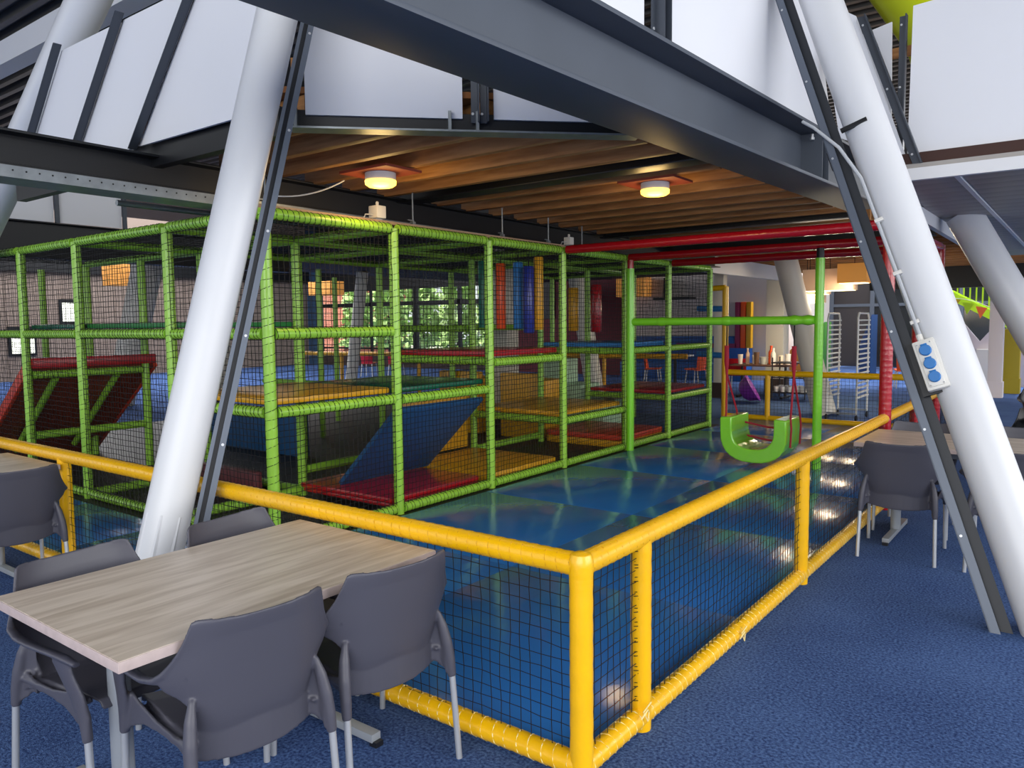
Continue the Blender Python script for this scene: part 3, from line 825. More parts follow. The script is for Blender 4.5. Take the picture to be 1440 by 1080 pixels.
# padded blocks and mats standing or lying inside the frame
def softmat(name, lo, hi, m, label, grp=None, bevel=.025):
    t = tag(MB().box(lo, hi).build(name, m, bevel=bevel), label, 'mat')
    if grp: t['group'] = grp
    return t
rmat = thing('floor_mat', 'red double floor mat lying behind the front green corner post', 'mat', (-4.2, 3, 0))
MB().box((-4.84, 2.46, .075), (-3.575, 3.72, .115)).build('lower_layer', REDM, rmat, bevel=.016)
MB().box((-4.86, 2.44, .118), (-3.575, 3.73, .17)).build('upper_layer', REDM, rmat, bevel=.02)
MB().box((-4.7, 2.6, .02), (-3.7, 3.6, .075)).build('base_board', RUB, rmat)
softmat('floor_mat', (-4.86, 3.93, .02), (-3.57, 5.17, .16), YELM, 'yellow floor mat lying behind the red floor mat')
om = thing('floor_mat', 'orange red mat stacked on a yellow mat beside the free green post', 'mat', (-4.2, 7.4, 0))
MB().box((-4.84, 6.82, .02), (-3.57, 8.02, .12)).build('lower_layer', YELM, om, bevel=.02)
MB().box((-4.84, 6.82, .123), (-3.57, 8.02, .20)).build('upper_layer', ORM, om, bevel=.02)
softmat('floor_mat', (-4.84, 8.15, .02), (-3.57, 9.55, .10), BLUM, 'blue floor mat in the farthest corner bay of the frame')
for i, (x0, x1) in enumerate(((-5.72, -4.99), (-6.98, -6.16))):
    t = thing('padded_block', ['yellow padded block behind the low yellow platform, nearer one', 'yellow padded block behind the low yellow platform, farther one'][i], 'block', (x0, 6, 0), group='yellow padded blocks')
    MB().box((x0, 6.85, .02), (x1, 7.0, 1.0)).build('pad', YELM, t, bevel=.03)
    MB().box((x0, 7.0, .02), (x1, 7.5, .9)).build('core', YELM, t, bevel=.03)
st = thing('padded_steps', 'pale green padded steps behind the yellow blocks', 'steps', (-5.3, 8.2, 0))
for i, h in enumerate((1.15, .75, .5)):
    MB().box((-5.9+i*.42, 8.15, .02), (-5.9+i*.42+.40, 8.75, h)).build('step_block', WGN, st, bevel=.02)
softmat('wall_mat', (-8.9, 3.9, .02), (-6.75, 4.05, .62), BLUM, 'blue upright mat seen through the net left of the column')
softmat('wall_mat', (-6.55, 2.0, .02), (-5.0, 2.1, .32), mat('maroon_vinyl', '#5a1b22', .5), 'low maroon mat behind the front net')
# hanging rollers
hr = [(-4.64, 5.14, TEAL, 'teal hanging roller left of the orange one', .055, 1.70, 2.53), (-4.325, 5.10, ORG, 'orange hanging roller beside the pale pillar', .062, 1.68, 2.48),
      (-4.06, 5.10, BLU2, 'light blue hanging roller beside the orange one', .062, 1.68, 2.48), (-3.875, 5.06, NAVY, 'dark blue hanging roller, lowest of the row', .065, 1.63, 2.42),
      (-3.80, 5.16, YELM, 'yellow hanging roller at the right end of the row', .058, 1.67, 2.53), (-5.12, 8.0, YELM, 'amber hanging roller deep inside the frame', .085, 1.62, 2.30),
      (-4.70, 8.0, RED, 'red hanging roller deep inside the frame', .085, 1.60, 2.33)]
for x, y, m, l, r, z0, z1 in hr:
    t = thing('hanging_roller', l, 'roller', (x, y, z0), group='hanging padded rollers')
    MB().sweep([(x, y, z0), (x, y, z0+.015), (x, y, z1-.015), (x, y, z1)], [r*.9, r, r, r*.9], 18).build('roller', m, t)
    MB().tube((x, y, z1), (x, y, TOP-.03), .006, 6).build('cord', CORD, t)
# nets
def net(o, u, v, lu, lv, c=.05, cr=.0029, st=2, jit=.005):
    MB().net(o, u, v, lu, lv, c, cr, st, jit).build('net', CORD, cf, kind='stuff', smooth=0)
for i in range(6):
    net((X0+.02, YS[i], .08), (0, 1, 0), (0, 0, 1), YS[i+1]-YS[i], TOP-.08)
for i in range(4):
    net((XS[i], YS[0]-.02, .08), (-1, 0, 0), (0, 0, 1), XS[i]-XS[i+1], TOP-.08)
net((X0, YS[6], .08), (-1, 0, 0), (0, 0, 1), 1.39, TOP-.08, .06)
net((X4, YS[0], .5), (0, 1, 0), (0, 0, 1), 5.6, 2.1, .07, .0022)
net((X0, YS[0], TOP), (-1, 0, 0), (0, 1, 0), 5.9, 1.34, .06, .002, 3)
net((X0, YS[1], TOP), (-1, 0, 0), (0, 1, 0), 3.1, 7.1, .06, .002, 3)
net((X1, YS[2], 1.1), (0, 1, 0), (0, 0, 1), 2.9, 1.5, .06, .002, 3)

# ------------------------------------------------------------------ red frame and swing
rdf = thing('play_gantry', 'red padded beams and posts spanning the far half of the pit', 'frame', (0, 6.7, 0))
for y in (5.25, 6.77, 8.09):
    rail(rdf, (X0+.07, y, 2.60), (-.05, y, 2.60), .05, RED, None, .16)
    rail(rdf, (0, y, 0), (0, y, 2.62), .055, RED, None, .05, 'post')
for a, b in ((5.3, 6.72), (6.82, 8.04)):
    rail(rdf, (0, a, 2.60), (0, b, 2.60), .05, RED, None, .16)
gf = thing('swing_frame', 'bright green padded bar on two posts carrying the swing', 'frame', (-2.2, 6.6, 0))
for x, y in ((-3.40, 6.70), (-1.0, 6.72)):
    o = MB().padded((x, y, .03), (x, y, 2.45), .050, 16, .05, .012).build('post', GRN2, gf, smooth=80)
    MB().tube((x, y, 2.45), (x, y, 2.56), .042, 12).build('collar', BLK if x > -2 else RED, o)
rail(gf, (-3.36, 6.71, 1.75), (-1.04, 6.71, 1.75), .05, GRN2, None, .06)
for x in (-2.95, -2.08, -1.27, -1.12):
    MB().sweep([(x-.05, 6.71, 1.75), (x, 6.71, 1.75), (x+.05, 6.71, 1.75)], [.052, .061, .052], 12).build('wrap', GRN2, gf)
sw = thing('u_swing', 'glossy green U shaped padded swing hanging on red straps', 'swing', (-1.66, 6.75, .1))
def upath(w_, zb, zt, n=14):
    r = w_/2; c = -1.66
    pts = [(c-r, zt)]
    rr = r*.92
    for i in range(n+1):
        t = math.pi+math.pi*i/n
        ex = .8
        cx = math.copysign(abs(math.cos(t))**ex, math.cos(t)); cz = math.copysign(abs(math.sin(t))**ex, math.sin(t))
        pts.append((c+r*cx, zb+rr+rr*cz))
    pts.append((c+r, zt))
    return pts
outer = upath(.79, .075, .60); inner = upath(.50, .235, .61)
poly = [(x, 6.45, z) for x, z in outer]+[(x, 6.45, z) for x, z in reversed(inner)]
# build as strips so the U stays a clean solid
mb = MB(); no = len(outer)
for y in (6.45, 7.03):
    mb.v += [(x, y, z) for x, z in outer]+[(x, y, z) for x, z in inner]
N2 = 2*no
for i in range(no-1):
    mb.f += [(i, i+1, no+i+1, no+i), (N2+i, N2+no+i, N2+no+i+1, N2+i+1), (i, N2+i, N2+i+1, i+1), (no+i, no+i+1, N2+no+i+1, N2+no+i)]
mb.f += [(0, no, N2+no, N2), (no-1, N2+no-1, N2+no+no-1, no+no-1)]
ush = mb.build('shell', mat('glossy_green_vinyl', '#86d636', .12, bump=.6, bscale=5, coat=.6), sw, smooth=50)
bv = ush.modifiers.new('bevel', 'BEVEL'); bv.width = .016; bv.segments = 3; bv.limit_method = 'ANGLE'; bv.angle_limit = math.radians(60)
for x, xo in ((-2.08, -2.0), (-1.27, -1.31)):
    MB().tube((x, 6.71, 1.70), (x, 6.71, 1.45), .008, 6).build('hook_cord', CORD, sw)
    MB().sweep([(x, 6.71, 1.45), (x, 6.71, 1.25), (x, 6.72, 1.08)], [(.028, .009), (.03, .009), (.012, .008)], 8).build('strap', STRAP, sw)
    for y in (6.56, 6.92):
        MB().sweep([(x, 6.72, 1.1), (xo+(-.02 if x < -1.7 else .06), y, .62), (xo+(-.065 if x < -1.7 else .07), y, .50), (xo+(-.065 if x < -1.7 else .06), y, .28)], [(.012, .004)]*4, 8).build('strap', STRAP, sw)
for zz in (.50, .34):
    MB().sweep([(-1.91, 6.9, zz), (-1.66, 7.0, zz-.06), (-1.41, 6.9, zz-.05)], .012, 8).build('strap', STRAP, sw)

# ------------------------------------------------------------------ tables
def table(label, x0, x1, y0, y1, along_y=True, z=.795):
    t = thing('laminate_table', label, 'table', ((x0+x1)/2, (y0+y1)/2, 0))
    t2 = MB().box((x0, y0, z-.035), (x1, y1, z-.001)).build('tabletop', LAME, t, bevel=.003)
    MB().box((x0+.003, y0+.003, z-.001), (x1-.003, y1-.003, z+.0005)).build('laminate_face', LAM if along_y else LAM2, t2)
    cx, cy = (x0+x1)/2, (y0+y1)/2
    if along_y: ends = [(cx-.06, y0+.24), (cx-.06, y1-.24)]
    else: ends = [(x0+.24, cy-.02), (x1-.24, cy-.02)]
    for (ex, ey) in ends:
        MB().tube((ex, ey, .04), (ex, ey, z-.06), .038, 20).build('leg', GRYP, t)
        hl = .38
        a, b = ((ex-hl, ey, .035), (ex+hl, ey, .035)) if along_y else ((ex, ey-hl, .035), (ex, ey+hl, .035))
        ft = MB().beam(a, b, .05, .035).build('foot', GRYP, t, bevel=.003)
        for e_ in (a, b):
            MB().obox(V(*e_)+V(0, 0, -.024), V(.02, 0, 0), V(0, .02, 0), V(0, 0, .011)).build('end_cap', CHD, ft)
        a, b = ((ex-.28, ey, z-.06), (ex+.28, ey, z-.06)) if along_y else ((ex, ey-.28, z-.06), (ex, ey+.28, z-.06))
        MB().beam(a, b, .05, .045).build('bearer', GRYP, t)
    a, b = V(*ends[0], z-.10), V(*ends[1], z-.10)
    MB().beam(a, b, .03, .07).build('stretcher', GRYP, t)
    return t
LAM2 = LAM.copy(); LAM2.name = 'grey_oak_laminate_turned'
for n_ in LAM2.node_tree.nodes:
    if n_.type == 'MAPPING': n_.inputs['Scale'].default_value = (1.0, 11, 1)
table('grey oak laminate table in the left foreground', -1.60, -.69, -1.385, -.05)
table('grey oak laminate table cut by the left edge, against the fence', -5.17, -4.26, -1.385, -.05)
table('grey oak laminate table at right beyond the thick column', .03, 1.55, 3.98, 4.85, False)

# ------------------------------------------------------------------ moulded armchair (one remeshed shell, four legs)
def chair_shell(m, name='shell'):
    mb = MB()
    # back and seat slab: profile from seat front to back top
    NU = 26
    # (depth, height, half width, forward wrap of the sides)
    prof = [(.265, .415, .205, 0), (.25, .445, .212, 0), (.16, .452, .215, 0), (.0, .440, .212, 0), (-.12, .432, .205, .01), (-.175, .437, .196, .03), (-.205, .47, .194, .045), (-.218, .505, .200, .05), (-.226, .54, .208, .05), (-.232, .575, .222, .055), (-.237, .605, .248, .075), (-.241, .632, .280, .098), (-.246, .662, .298, .110), (-.250, .69, .288, .096), (-.255, .72, .270, .080), (-.261, .76, .250, .064), (-.267, .80, .237, .052), (-.274, .835, .228, .046), (-.279, .858, .221, .044), (-.280, .868, .205, .040)]
    TH = .010
    def surf(i, j, side):
        y, z, hw, wr = prof[i]
        a = -1+2*j/NU
        yy = y+wr*(.35*a*a+.65*a**4)
        zz = z+(.018*(a*a) if i <= 4 else 0)+(-.012*(1-a*a) if i >= 17 else 0)
        i0, i1 = max(i-1, 0), min(i+1, len(prof)-1)
        d = V(0, prof[i1][0]-prof[i0][0], prof[i1][1]-prof[i0][1]).normalized()
        nrm = V(0, d.z, -d.y)
        p_ = V(a*hw, yy, zz)+nrm*(TH/2*side)
        return p_
    m_ = len(prof); base = 0
    for side in (1, -1):
        for i in range(m_):
            for j in range(NU+1): mb.v.append(tuple(surf(i, j, side)))
    W_ = NU+1; S_ = m_*W_
    for i in range(m_-1):
        for j in range(NU):
            a_ = i*W_+j
            mb.f.append((a_, a_+1, a_+W_+1, a_+W_)); mb.f.append((S_+a_, S_+a_+W_, S_+a_+W_+1, S_+a_+1))
    for i in range(m_-1):
        for j in (0, NU):
            a_ = i*W_+j; mb.f.append((a_, a_+W_, S_+a_+W_, S_+a_))
    for j in range(NU):
        for i in (0, m_-1):
            a_ = i*W_+j; mb.f.append((a_, S_+a_, S_+a_+1, a_+1))
    # rear skirt under the seat
    for s in range(-6, 6):
        pass
    n_ = 12; pts = []
    for k_ in range(n_+1):
        a = -1+2*k_/n_
        pts.append((a*.215, -.215+.05*a*a, .385+.02*(1-a*a)*-1))
    top = [(x, y-.0, .475) for x, y, z in pts]
    k0 = len(mb.v)
    for off in (.0, .010):
        mb.v += [(x, y+off, z) for x, y, z in pts]+[(x, y+off, z) for x, y, z in top]
    q_ = n_+1; h_ = 2*q_
    for j in range(n_):
        mb.f += [(k0+j, k0+j+1, k0+q_+j+1, k0+q_+j), (k0+h_+j, k0+h_+q_+j, k0+h_+q_+j+1, k0+h_+j+1),
                 (k0+j, k0+h_+j, k0+h_+j+1, k0+j+1), (k0+q_+j, k0+q_+j+1, k0+h_+q_+j+1, k0+h_+q_+j)]
    for j in (0, n_):
        mb.f.append((k0+j, k0+q_+j, k0+h_+q_+j, k0+h_+j))
    for sx in (-1, 1):
        P = lambda x, y, z: (sx*x, y, z)
        # rim lip from the top corner down the flared shoulder and out along the arm
        UC = [(.219, -.236, .858), (.237, -.216, .80), (.250, -.198, .76), (.270, -.176, .72), (.287, -.155, .69), (.299, -.128, .668), (.306, -.06, .653), (.308, .03, .649), (.306, .12, .648), (.302, .21, .645), (.297, .285, .632)]
        rad = [(.006, .006), (.006, .007), (.007, .007), (.008, .008), (.011, .010), (.018, .012), (.026, .012), (.029, .012), (.029, .012), (.028, .012), (.017, .010)]
        mb.sweep([P(*u_) for u_ in UC], rad, 14)
        # front upright, broad at the top and narrowing to the leg socket
        mb.sweep([P(.300, .19, .640), P(.290, .215, .57), P(.276, .24, .50), P(.266, .258, .43), P(.264, .268, .345)], [(.016, .055), (.014, .044), (.014, .045), (.017, .032), (.0175, .0175)], 14)
        # rear leg rib
        mb.sweep([P(.215, -.195, .60), P(.228, -.208, .54), P(.238, -.222, .47), P(.243, -.235, .40), P(.245, -.243, .335)], [(.010, .012), (.019, .021), (.022, .025), (.0205, .022), (.0175, .0175)], 14)
        mb.prism([P(.198, -.172, .40), P(.238, -.228, .355), P(.240, -.224, .46), P(.226, -.200, .57), P(.200, -.172, .56)], (0, .014, 0))
        # side apron with arched lower edge, joins the seat side to both sockets
        poly = [(-.235, .345), (-.21, .40), (-.12, .425), (.0, .43), (.12, .42), (.22, .38), (.26, .345), (.275, .36), (.262, .46), (.21, .51), (.15, .49), (.02, .463), (-.10, .455), (-.19, .47), (-.225, .47)]
        vs0 = [P(.232+.03*max(0, (y+.2)/.42)*1.0, y, z) for y, z in poly]
        mb.prism(vs0, (sx*-.012, 0, 0))
        mb.obox((sx*.22, 0.0, .446), (.022, 0, 0), (0, .20, 0), (0, 0, .006))
    me = mb.mesh(name, m, 0)
    o = bpy.data.objects.new('tmp', me); COL.objects.link(o)
    rm = o.modifiers.new('r', 'REMESH'); rm.mode = 'VOXEL'; rm.voxel_size = .0048
    sm = o.modifiers.new('s', 'SMOOTH'); sm.factor = .5; sm.iterations = 8
    dc = o.modifiers.new('d', 'DECIMATE'); dc.ratio = .22
    dgp = bpy.context.evaluated_depsgraph_get(); dgp.update()
    out = bpy.data.meshes.new_from_object(o.evaluated_get(dgp))
    out.name = name
    bpy.data.objects.remove(o)
    out.materials.clear(); out.materials.append(m)
    out.polygons.foreach_set('use_smooth', [True]*len(out.polygons))
    return out
def make_chair(name, label, m, loc, rz, group):
    t = thing(name, label, 'chair', loc, rz, group)
    o = bpy.data.objects.new('shell', chair_shell(m)); COL.objects.link(o); o.parent = t
    for (a, b) in (((.264, .268, .36), (.268, .288, 0)), ((-.264, .268, .36), (-.268, .288, 0)), ((.245, -.243, .35), (.252, -.272, 0)), ((-.245, -.243, .35), (-.252, -.272, 0))):
        l_ = bpy.data.objects.new('leg', MB().tube(a, b, .0128, 14).mesh('leg', ALU)); COL.objects.link(l_); l_.parent = t
    return t
H90 = math.pi/2
CG = 'charcoal armchairs around the laminate tables'
ch = make_chair('armchair', 'charcoal plastic armchair in front of the near table, closest to camera', CHP, (-.845, -.935, 0), H90-.13, CG)
def chair(x, y, rz, label): return dup(ch, (x, y, 0), rz, label, CG)
chair(-.79, -.365, H90-.15, 'charcoal armchair in front of the near table, beside the yellow fence corner')
chair(-1.47, -1.035, -H90+.10, 'charcoal armchair behind the near table, at its left end')
chair(-1.47, -.345, -H90+.14, 'charcoal armchair behind the near table, beside the thick left column')
chair(-4.16, -.42, H90-.06, 'charcoal armchair at the table cut by the left edge')
chair(.40, 3.88, .05, 'charcoal armchair with its back to camera at the right table')
chair(1.10, 3.90, .0, 'charcoal armchair at the right table, half hidden behind the thick column')
chair(.36, 4.72, math.pi, 'charcoal armchair on the far side of the right table, beside the fence')
chair(1.08, 4.80, math.pi, 'charcoal armchair on the far side of the right table, right of the column')
bkc = make_chair('armchair', 'black armchair at the bottom of the pile at the right edge', CHD, (1.22, 6.5, 0), math.pi+.25, 'piled black armchairs')
for zz, xx, yy, l in ((.30, 1.26, 6.55, 'black armchair on top of the pile at the right edge'), (.0, 1.95, 6.7, 'black armchair beside the pile, cut by the right edge')):
    r = dup(bkc, (xx, yy, zz), math.pi+.2, l)

# ------------------------------------------------------------------ beyond the pit
rk = thing('tray_rack', 'tall white tray rack with two ladder sides on castors', 'rack', (-1.9, 11.9, 0))
WRK = mat('white_rack_paint', '#e4e2dc', .4)
for x in (-2.19, -1.70):
    y0, y1 = 11.62, 12.40
    f = MB().sweep([(x, y0, .12), (x, y0, 1.78), (x, y0+.06, 1.86), (x, y1-.06, 1.86), (x, y1, 1.78), (x, y1, .12)], .016, 8).build('side_frame', WRK, rk)
    for i in range(17):
        z = .40+i*.083
        MB().box((x-.012, y0, z), (x+.03, y1, z+.022)).build('tray_rung', WRK, f)
MB().beam((-2.19, 11.62, .13), (-1.70, 11.62, .13), .03, .03).build('base_bar', GRYP, rk)
MB().beam((-2.19, 12.40, .13), (-1.70, 12.40, .13), .03, .03).build('base_bar', GRYP, rk)
for x in (-2.19, -1.70):
    for y in (11.62, 12.40):
        MB().lathe([(.05, -.015), (.055, 0), (.05, .015)], (x, y, .055), 14, axis=(1, 0, 0)).build('castor', CHD, rk)
# bottle table
bt = thing('round_edge_table', 'brown topped table beyond the pit crowded with bottles and cups', 'table', (-4.6, 15, 0))
MB().box((-5.15, 14.7, .72), (-3.85, 15.5, .76)).build('tabletop', mat('brown_table_laminate', '#6b4a3c', .5), bt, bevel=.01)
for x in (-5.0, -4.0):
    MB().tube((x, 15.1, 0), (x, 15.1, .72), .03, 10).build('leg', CHD, bt)
    MB().box((x-.03, 14.8, .0), (x+.03, 15.4, .04)).build('foot', CHD, bt)
items = [('cup', '#e8ddd0', .045, .16, 'white cup'), ('bottle', '#d9b7a0', .035, .26, 'pinkish bottle'), ('cup', '#f0e8d8', .05, .14, 'cream cup'), ('jar', '#6b4a30', .05, .2, 'brown jar'), ('tub', '#dfe3d8', .075, .12, 'pale tub'), ('bottle', '#e2551c', .05, .3, 'orange bottle'), ('bottle', '#e9e4da', .045, .27, 'white bottle'), ('cup', '#f2e2cc', .05, .15, 'cream mug'), ('cup', '#f4f1ea', .05, .17, 'white mug')]
pos = ['at the left end', 'second from the left end', 'left of the brown jar', 'near the middle', 'in the middle', 'right of the middle', 'beside the orange bottle', 'near the right end', 'at the right end']
for i, (nm, c, r, h, l) in enumerate(items):
    x = -4.95+i*.125; y = 14.85+(i % 3)*.12; r *= 1.25; h *= 1.4
    t = thing(nm, l+' on the brown table beyond the pit, '+pos[i], nm, (x, y, .76), group='things on the brown table')
    mm = mat('item_%d' % i, c, .4)
    if nm == 'bottle':
        MB().lathe([(r, .76), (r, .76+h*.65), (r*.45, .76+h*.8), (r*.45, .76+h*.92)], (x, y, 0), 14).build('body', mm, t)
        MB().lathe([(r*.5, .76+h*.92), (r*.5, .76+h)], (x, y, 0), 12).build('cap', ORG if i == 5 else WPL, t)
    else:
        MB().lathe([(r*.8, .76), (r, .76+h*.9)], (x, y, 0), 16).build('body', mm, t)
        MB().lathe([(r*1.04, .76+h*.9), (r*1.04, .76+h)], (x, y, 0), 16).build('rim', mm, t)
cs = thing('service_cart', 'black service cart loaded with white cups behind the swing', 'cart', (-3.6, 14.6, 0))
for x in (-4.05, -3.35):
    for y in (14.35, 14.85): MB().tube((x, y, .06), (x, y, .95), .015, 8).build('upright', CHD, cs)
for z in (.18, .5, .82): MB().box((-4.07, 14.33, z), (-3.33, 14.87, z+.025)).build('shelf', CHD, cs)
for z in (.205, .525):
    for i in range(5):
        for j in range(3):
            x, y = -3.98+i*.14, 14.42+j*.17
            k = tag(MB().lathe([(.04, z), (.055, z+.10), (.055, z+.12)], (x, y, 0), 12).build('cup', WPL), 'small white cup on the %s cart shelf, %s row, %s' % ('lower' if z < .4 else 'middle', ('front', 'centre', 'rear')[j], ('leftmost', 'second from left', 'middle one', 'second from right', 'rightmost')[i]), 'cup', 'cups on the service cart, %s shelf' % ('lower' if z < .4 else 'middle'))
pb = thing('purple_tub', 'purple tub lying tipped on the floor beyond the far fence', 'tub', (-4.4, 13.7, .2))
MB().lathe([(.12, -.15), (.22, -.08), (.30, .10), (.31, .12), (.28, .10), (.19, -.05), (.05, -.10)], (-4.35, 13.7, .27), 24, axis=(.85, .25, .5)).build('bowl', PURP, pb)
MB().lathe([(.31, .10), (.325, .115), (.31, .13)], (-4.35, 13.7, .27), 24, axis=(.85, .25, .5)).build('rim', PURP, pb)
pt = thing('play_post', 'yellow post with blue padded arms beyond the far fence', 'play post', (-5.05, 14.2, 0))
MB().padded((-5.05, 14.2, 0), (-5.05, 14.2, 2.1), .055).build('post', YELM, pt)
for z in (2.02, .98): MB().padded((-5.1, 14.2, z), (-5.75, 14.3, z+.02), .065).build('arm', BLU2, pt)
for i, (x, z, wd, h, d_, m, l) in enumerate(((-2.15, 2.44, .52, .36, .4, ORSH, 'amber box lampshade nearest the red post'), (-2.72, 2.33, .95, .42, .4, BEIGE, 'large beige box lampshade behind the free green post'), (-3.25, 2.28, .75, .18, .4, BEIGE, 'flat beige box lampshade left of the free green post'), (-3.45, 2.12, .7, .16, .4, BEIGE, 'lowest flat beige box lampshade'))):
    t = thing('box_lampshade', l, 'lampshade', (x, 13.2+i*.5, z), group='box lampshades')
    y = 13.2+i*.5
    MB().box((x-wd/2, y-d_/2, z), (x+wd/2, y+d_/2, z+h)).build('shade', m, t, bevel=.006)
    ld = bpy.data.lights.new('shade_light', 'POINT'); ld.energy = 25; ld.color = (1, .85, .62); ld.shadow_soft_size = .15
    lo = bpy.data.objects.new('shade_light', ld); COL.objects.link(lo); lo.location = (x, y, z-.12)
    MB().box((x-wd/2+.03, y-d_/2+.03, z-.01), (x+wd/2-.03, y+d_/2-.03, z)).build('diffuser', GLOWP, t)
    MB().tube((x, y, z+h), (x, y, 3.225), .006, 6).build('cord', CORD, t)
for i, (x, y, z, wd, h, l) in enumerate(((-19.6, 15, 2.78, 1.15, .46, 'amber box lampshade seen through the net near the brick building'), (-12.9, 16, 2.75, 1.0, .5, 'amber box lampshade seen through the net above the red platform'), (-21.9, 9, 3.0, .5, .75, 'amber box lampshade beside the grey leaning cylinder column'))):
    t = thing('box_lampshade', l, 'lampshade', (x, y, z), group='box lampshades')
    MB().box((x-wd/2, y-.3, z), (x+wd/2, y+.3, z+h)).build('shade', ORSH, t, bevel=.006)
    MB().tube((x, y, z+h), (x, y, 6.5 if i != 1 else 3.12), .008, 6).build('cord', CORD, t)
# small orange chairs
def simple_chair(label, loc, rz, grp='orange plastic chairs'):
    t = thing('side_chair', label, 'chair', loc, rz, grp)
    def part(nm, mb, m):
        o = bpy.data.objects.new(nm, mb.mesh(nm, m)); COL.objects.link(o); o.parent = t; return o
    part('seat', MB().prism([(-.2, -.2, .43), (.2, -.2, .43), (.23, .22, .45), (-.23, .22, .45)], (0, 0, .03)), ORCH)
    mb = MB()
    for k_ in range(6):
        a0, a1 = -1+k_/3, -1+(k_+1)/3
        mb.add([(a0*.2, -.2+.04*a0*a0, .44), (a1*.2, -.2+.04*a1*a1, .44), (a1*.22, -.27+.05*a1*a1, .85), (a0*.22, -.27+.05*a0*a0, .85), (a0*.2, -.18+.04*a0*a0, .44), (a1*.2, -.18+.04*a1*a1, .44), (a1*.22, -.25+.05*a1*a1, .85), (a0*.22, -.25+.05*a0*a0, .85)],
               [(0, 1, 2, 3), (7, 6, 5, 4), (3, 2, 6, 7), (0, 4, 5, 1)])
    part('backrest', mb, ORCH)
    for sx in (-1, 1):
        for sy in (-1, 1): part('leg', MB().tube((sx*.18, sy*.17, .44), (sx*.21, sy*.22, 0), .016, 8), WPL)
    return t
oc = simple_chair('orange chair left of the small table by the blue bench', (-8.25, 17.0, 0), -H90+.3)
def ochair(x, y, rz, l): return dup(oc, (x, y, 0), rz, l, 'orange plastic chairs')
ochair(-7.05, 17.2, H90-.2, 'orange chair right of the small table by the blue bench')
ochair(-2.3, 19.2, .3, 'orange chair between the red posts, far back')
ochair(-1.75, 18.2, .1, 'orange chair nearer behind the lower red post')
ochair(.75, 19.0, .2, 'orange chair beside the olive pillar at right')
rdc = dup(oc, (-5.35, 15.8, 0), .2, 'red chair behind the bottle table', 'red chairs')
for c_ in rdc.children:
    if c_.name.split('.')[0] in ('seat', 'backrest'):
        c_.data = c_.data.copy(); c_.data.materials[0] = REDM
for i, (x, y, l) in enumerate(((-18.2, 15.6, 'red chair far behind the net, left of the thin grey leaning column'), (-17.2, 15.9, 'red chair far behind the net, right of the thin grey leaning column'))):
    r_ = dup(oc, (x, y, 0), .4, l, 'red chairs')
    for c_ in r_.children:
        if c_.name.split('.')[0] in ('seat', 'backrest'):
            c_.data = c_.data.copy(); c_.data.materials[0] = REDM
tt = thing('small_table', 'small white topped table before the blue bench', 'table', (-7.6, 17.0, 0))
MB().box((-8.0, 16.7, .80), (-7.2, 17.4, .84)).build('tabletop', WPL, tt, bevel=.006)
MB().tube((-7.6, 17.05, 0), (-7.6, 17.05, .80), .045, 12).build('leg', CHD, tt)
MB().box((-7.9, 16.9, 0), (-7.3, 17.2, .03)).build('foot', CHD, tt)
bn = thing('wall_bench', 'blue upholstered wall bench behind the orange chairs', 'bench', (-9, 19.5, 0))
MB().box((-10.5, 19.2, .0), (-6.5, 19.95, .5)).build('seat', BENCH, bn, bevel=.02)
MB().box((-10.5, 19.75, .5), (-6.5, 19.97, 1.3)).build('backrest', BENCH, bn, bevel=.02)
yb = thing('yellow_barrier', 'yellow padded barrier running behind the climbing frame', 'fence', (-9, 13, 0))
MB().padded((-16, 11.2, .98), (-5.6, 13.4, .98), .06).build('rail', YELM, yb)
for f in (.12, .35, .58, .82):
    p = V(-16, 11.2, 0).lerp(V(-5.6, 13.4, 0), f); MB().padded((p.x, p.y, 0), (p.x, p.y, .95), .05).build('post', YELM, yb)
# wall screen and picture rail shapes on the pale wall
tv = thing('wall_shelf', 'dark shelf on the pale wall seen through the far net', 'shelf', (-8.9, 19.8, 2.4))
MB().box((-9.5, 19.5, 2.42), (-8.3, 19.98, 2.5)).build('board', CHD, tv)
MB().box((-9.2, 19.6, 2.5), (-9.14, 19.98, 3.1)).build('bracket', CHD, tv)
ls = thing('wall_lamp', 'amber box lamp on the edge of the maroon wall', 'lamp', (-10.4, 19.6, 2.6))
MB().box((-10.75, 19.4, 2.55), (-9.75, 19.9, 3.15)).build('shade', ORSH, ls, bevel=.01)
MB().box((-10.4, 19.9, 2.8), (-10.1, 19.99, 2.9)).build('bracket', CHD, ls)
fm = thing('play_wall', 'magenta and yellow padded frame against the pale wall', 'panel', (-7.0, 19.6, 1))
MB().box((-8.8, 19.7, .95), (-6.9, 19.9, 1.08)).build('sill_pad', mat('plum_vinyl', '#7a2350', .5), fm)
for i, m in enumerate((mat('plum_vinyl_upright', '#8a2148', .5), ORG, YELM)):
    MB().box((-6.95+i*.17, 19.7, .95), (-6.8+i*.17, 19.9, 2.3)).build('upright_pad', m, fm, bevel=.02)
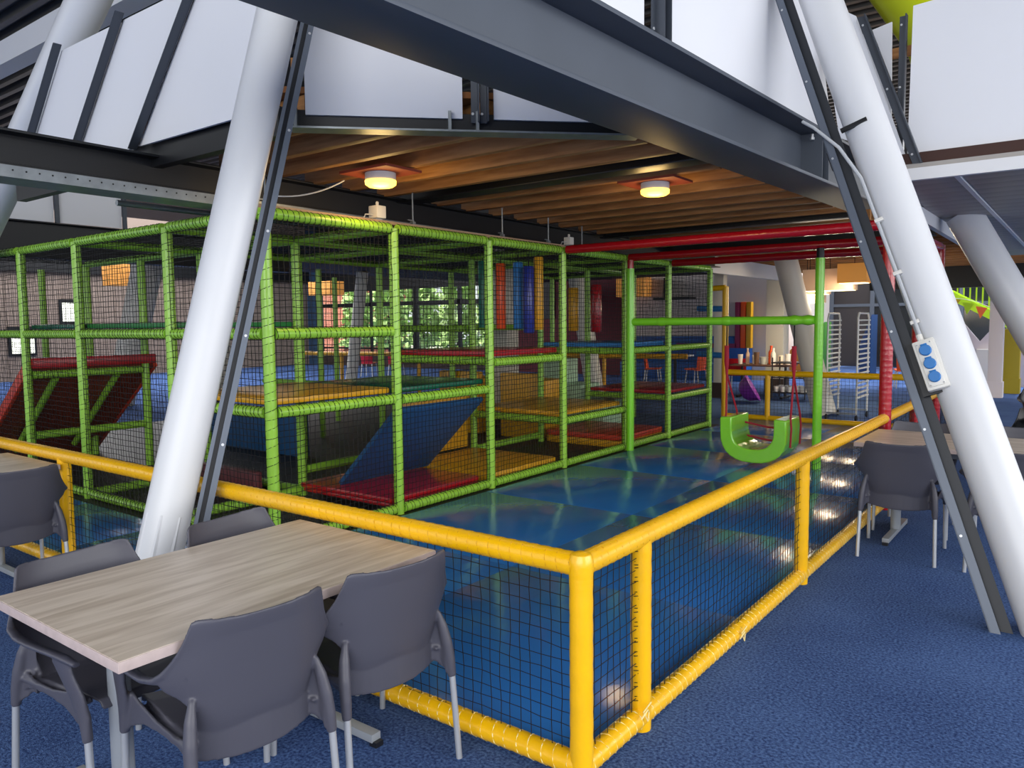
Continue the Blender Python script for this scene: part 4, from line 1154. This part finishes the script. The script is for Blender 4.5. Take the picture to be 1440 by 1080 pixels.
# lime stair with bunting
ss = thing('lime_staircase', 'lime green staircase with railings at far right', 'staircase', (-1, 22, 0))
MB().prism([(-2.1, 22.0, 2.75), (-2.1, 22.0, 2.5), (.4, 22.0, 1.05), (.4, 22.0, 1.3)], (0, .06, 0)).build('stringer', LIME2, ss)
MB().prism([(-2.1, 23.0, 2.75), (-2.1, 23.0, 2.5), (.4, 23.0, 1.05), (.4, 23.0, 1.3)], (0, .06, 0)).build('stringer', LIME2, ss)
for i in range(8): MB().box((-2.0+i*.3, 22.06, 2.50-i*.175), (-1.72+i*.3, 23.0, 2.54-i*.175)).build('tread', LIME2, ss)
for i in range(16):
    x = -2.0+i*.15; z = 2.72-i*.087
    MB().box((x, 22.0, z), (x+.035, 22.035, z+.95)).build('baluster', LIME2, ss)
MB().beam((-2.1, 22.02, 3.72), (.4, 22.02, 2.27), .06, .06).build('handrail', LIME2, ss)
MB().box((.4, 22, 2.4), (3.4, 22.05, 2.46)).build('handrail', LIME2, ss)
for i in range(12): MB().box((.5+i*.24, 22.0, 1.5), (.53+i*.24, 22.04, 2.4)).build('baluster', LIME2, ss)
bs = thing('bunting', 'string of coloured bunting flags in front of the lime staircase', 'bunting', (-1, 20.5, 2.2))
fc = ['#e07a2a', '#2f8fd0', '#c9a51c', '#a9d21b', '#f0743a', '#e8c21a', '#d63b83', '#7fc02a']
MB().sweep([(-2.1+i*.3, 20.5, 2.55-i*.11-.06*math.sin(i*1.2)) for i in range(9)], .008, 6).build('string', WPL, bs)
for i, c in enumerate(fc):
    x = -2.0+i*.3; z = 2.50-i*.11
    MB().prism([(x-.13, 20.5, z), (x+.13, 20.5, z-.05), (x-.02, 20.5, z-.32)], (0, .008, 0)).build('flag', mat('flag_%d' % i, c, .7), bs)
cw2 = thing('castle_panel', 'grey zigzag topped panel below the lime staircase', 'panel', (-1, 20.9, 0))
zz = [(-2.3, 0), (.2, 0), (.2, 1.55), (-.15, 1.15), (-.5, 1.6), (-.85, 1.15), (-1.2, 1.6), (-1.55, 1.15), (-1.9, 1.6), (-2.3, 1.2)]
MB().prism([(x, 20.9, z) for x, z in zz], (0, .05, 0)).build('board', mat('pale_mauve_board', '#b9b2ba', .7), cw2)
MB().box((-.9, 20.7, 0), (-.3, 20.9, .95)).build('door_leaf', WPL, cw2)
for i, (x, w_, h_, c) in enumerate(((-5.9, .6, 1.5, '#a86a12'), (-5.2, .3, 1.7, '#3f7a2a'), (-3.9, .3, 1.9, '#1e3c6a'), (-2.6, .35, 1.0, '#3c7a2e'))):
    yb_ = 21.5; t = thing('soft_play_block', ['amber soft play slide block far behind the bottle table', 'green soft play block far behind the leaning grey column', 'navy soft play block behind the tray rack', 'green soft play block right of the tray rack'][i], 'block', (x, yb_, 0))
    MB().prism([(x, yb_, 0), (x+w_, yb_, 0), (x+w_, yb_, h_), (x, yb_, h_*.55)], (0, .8, 0)).build('pad', mat('block_%d' % i, c, .5), t, bevel=.02)
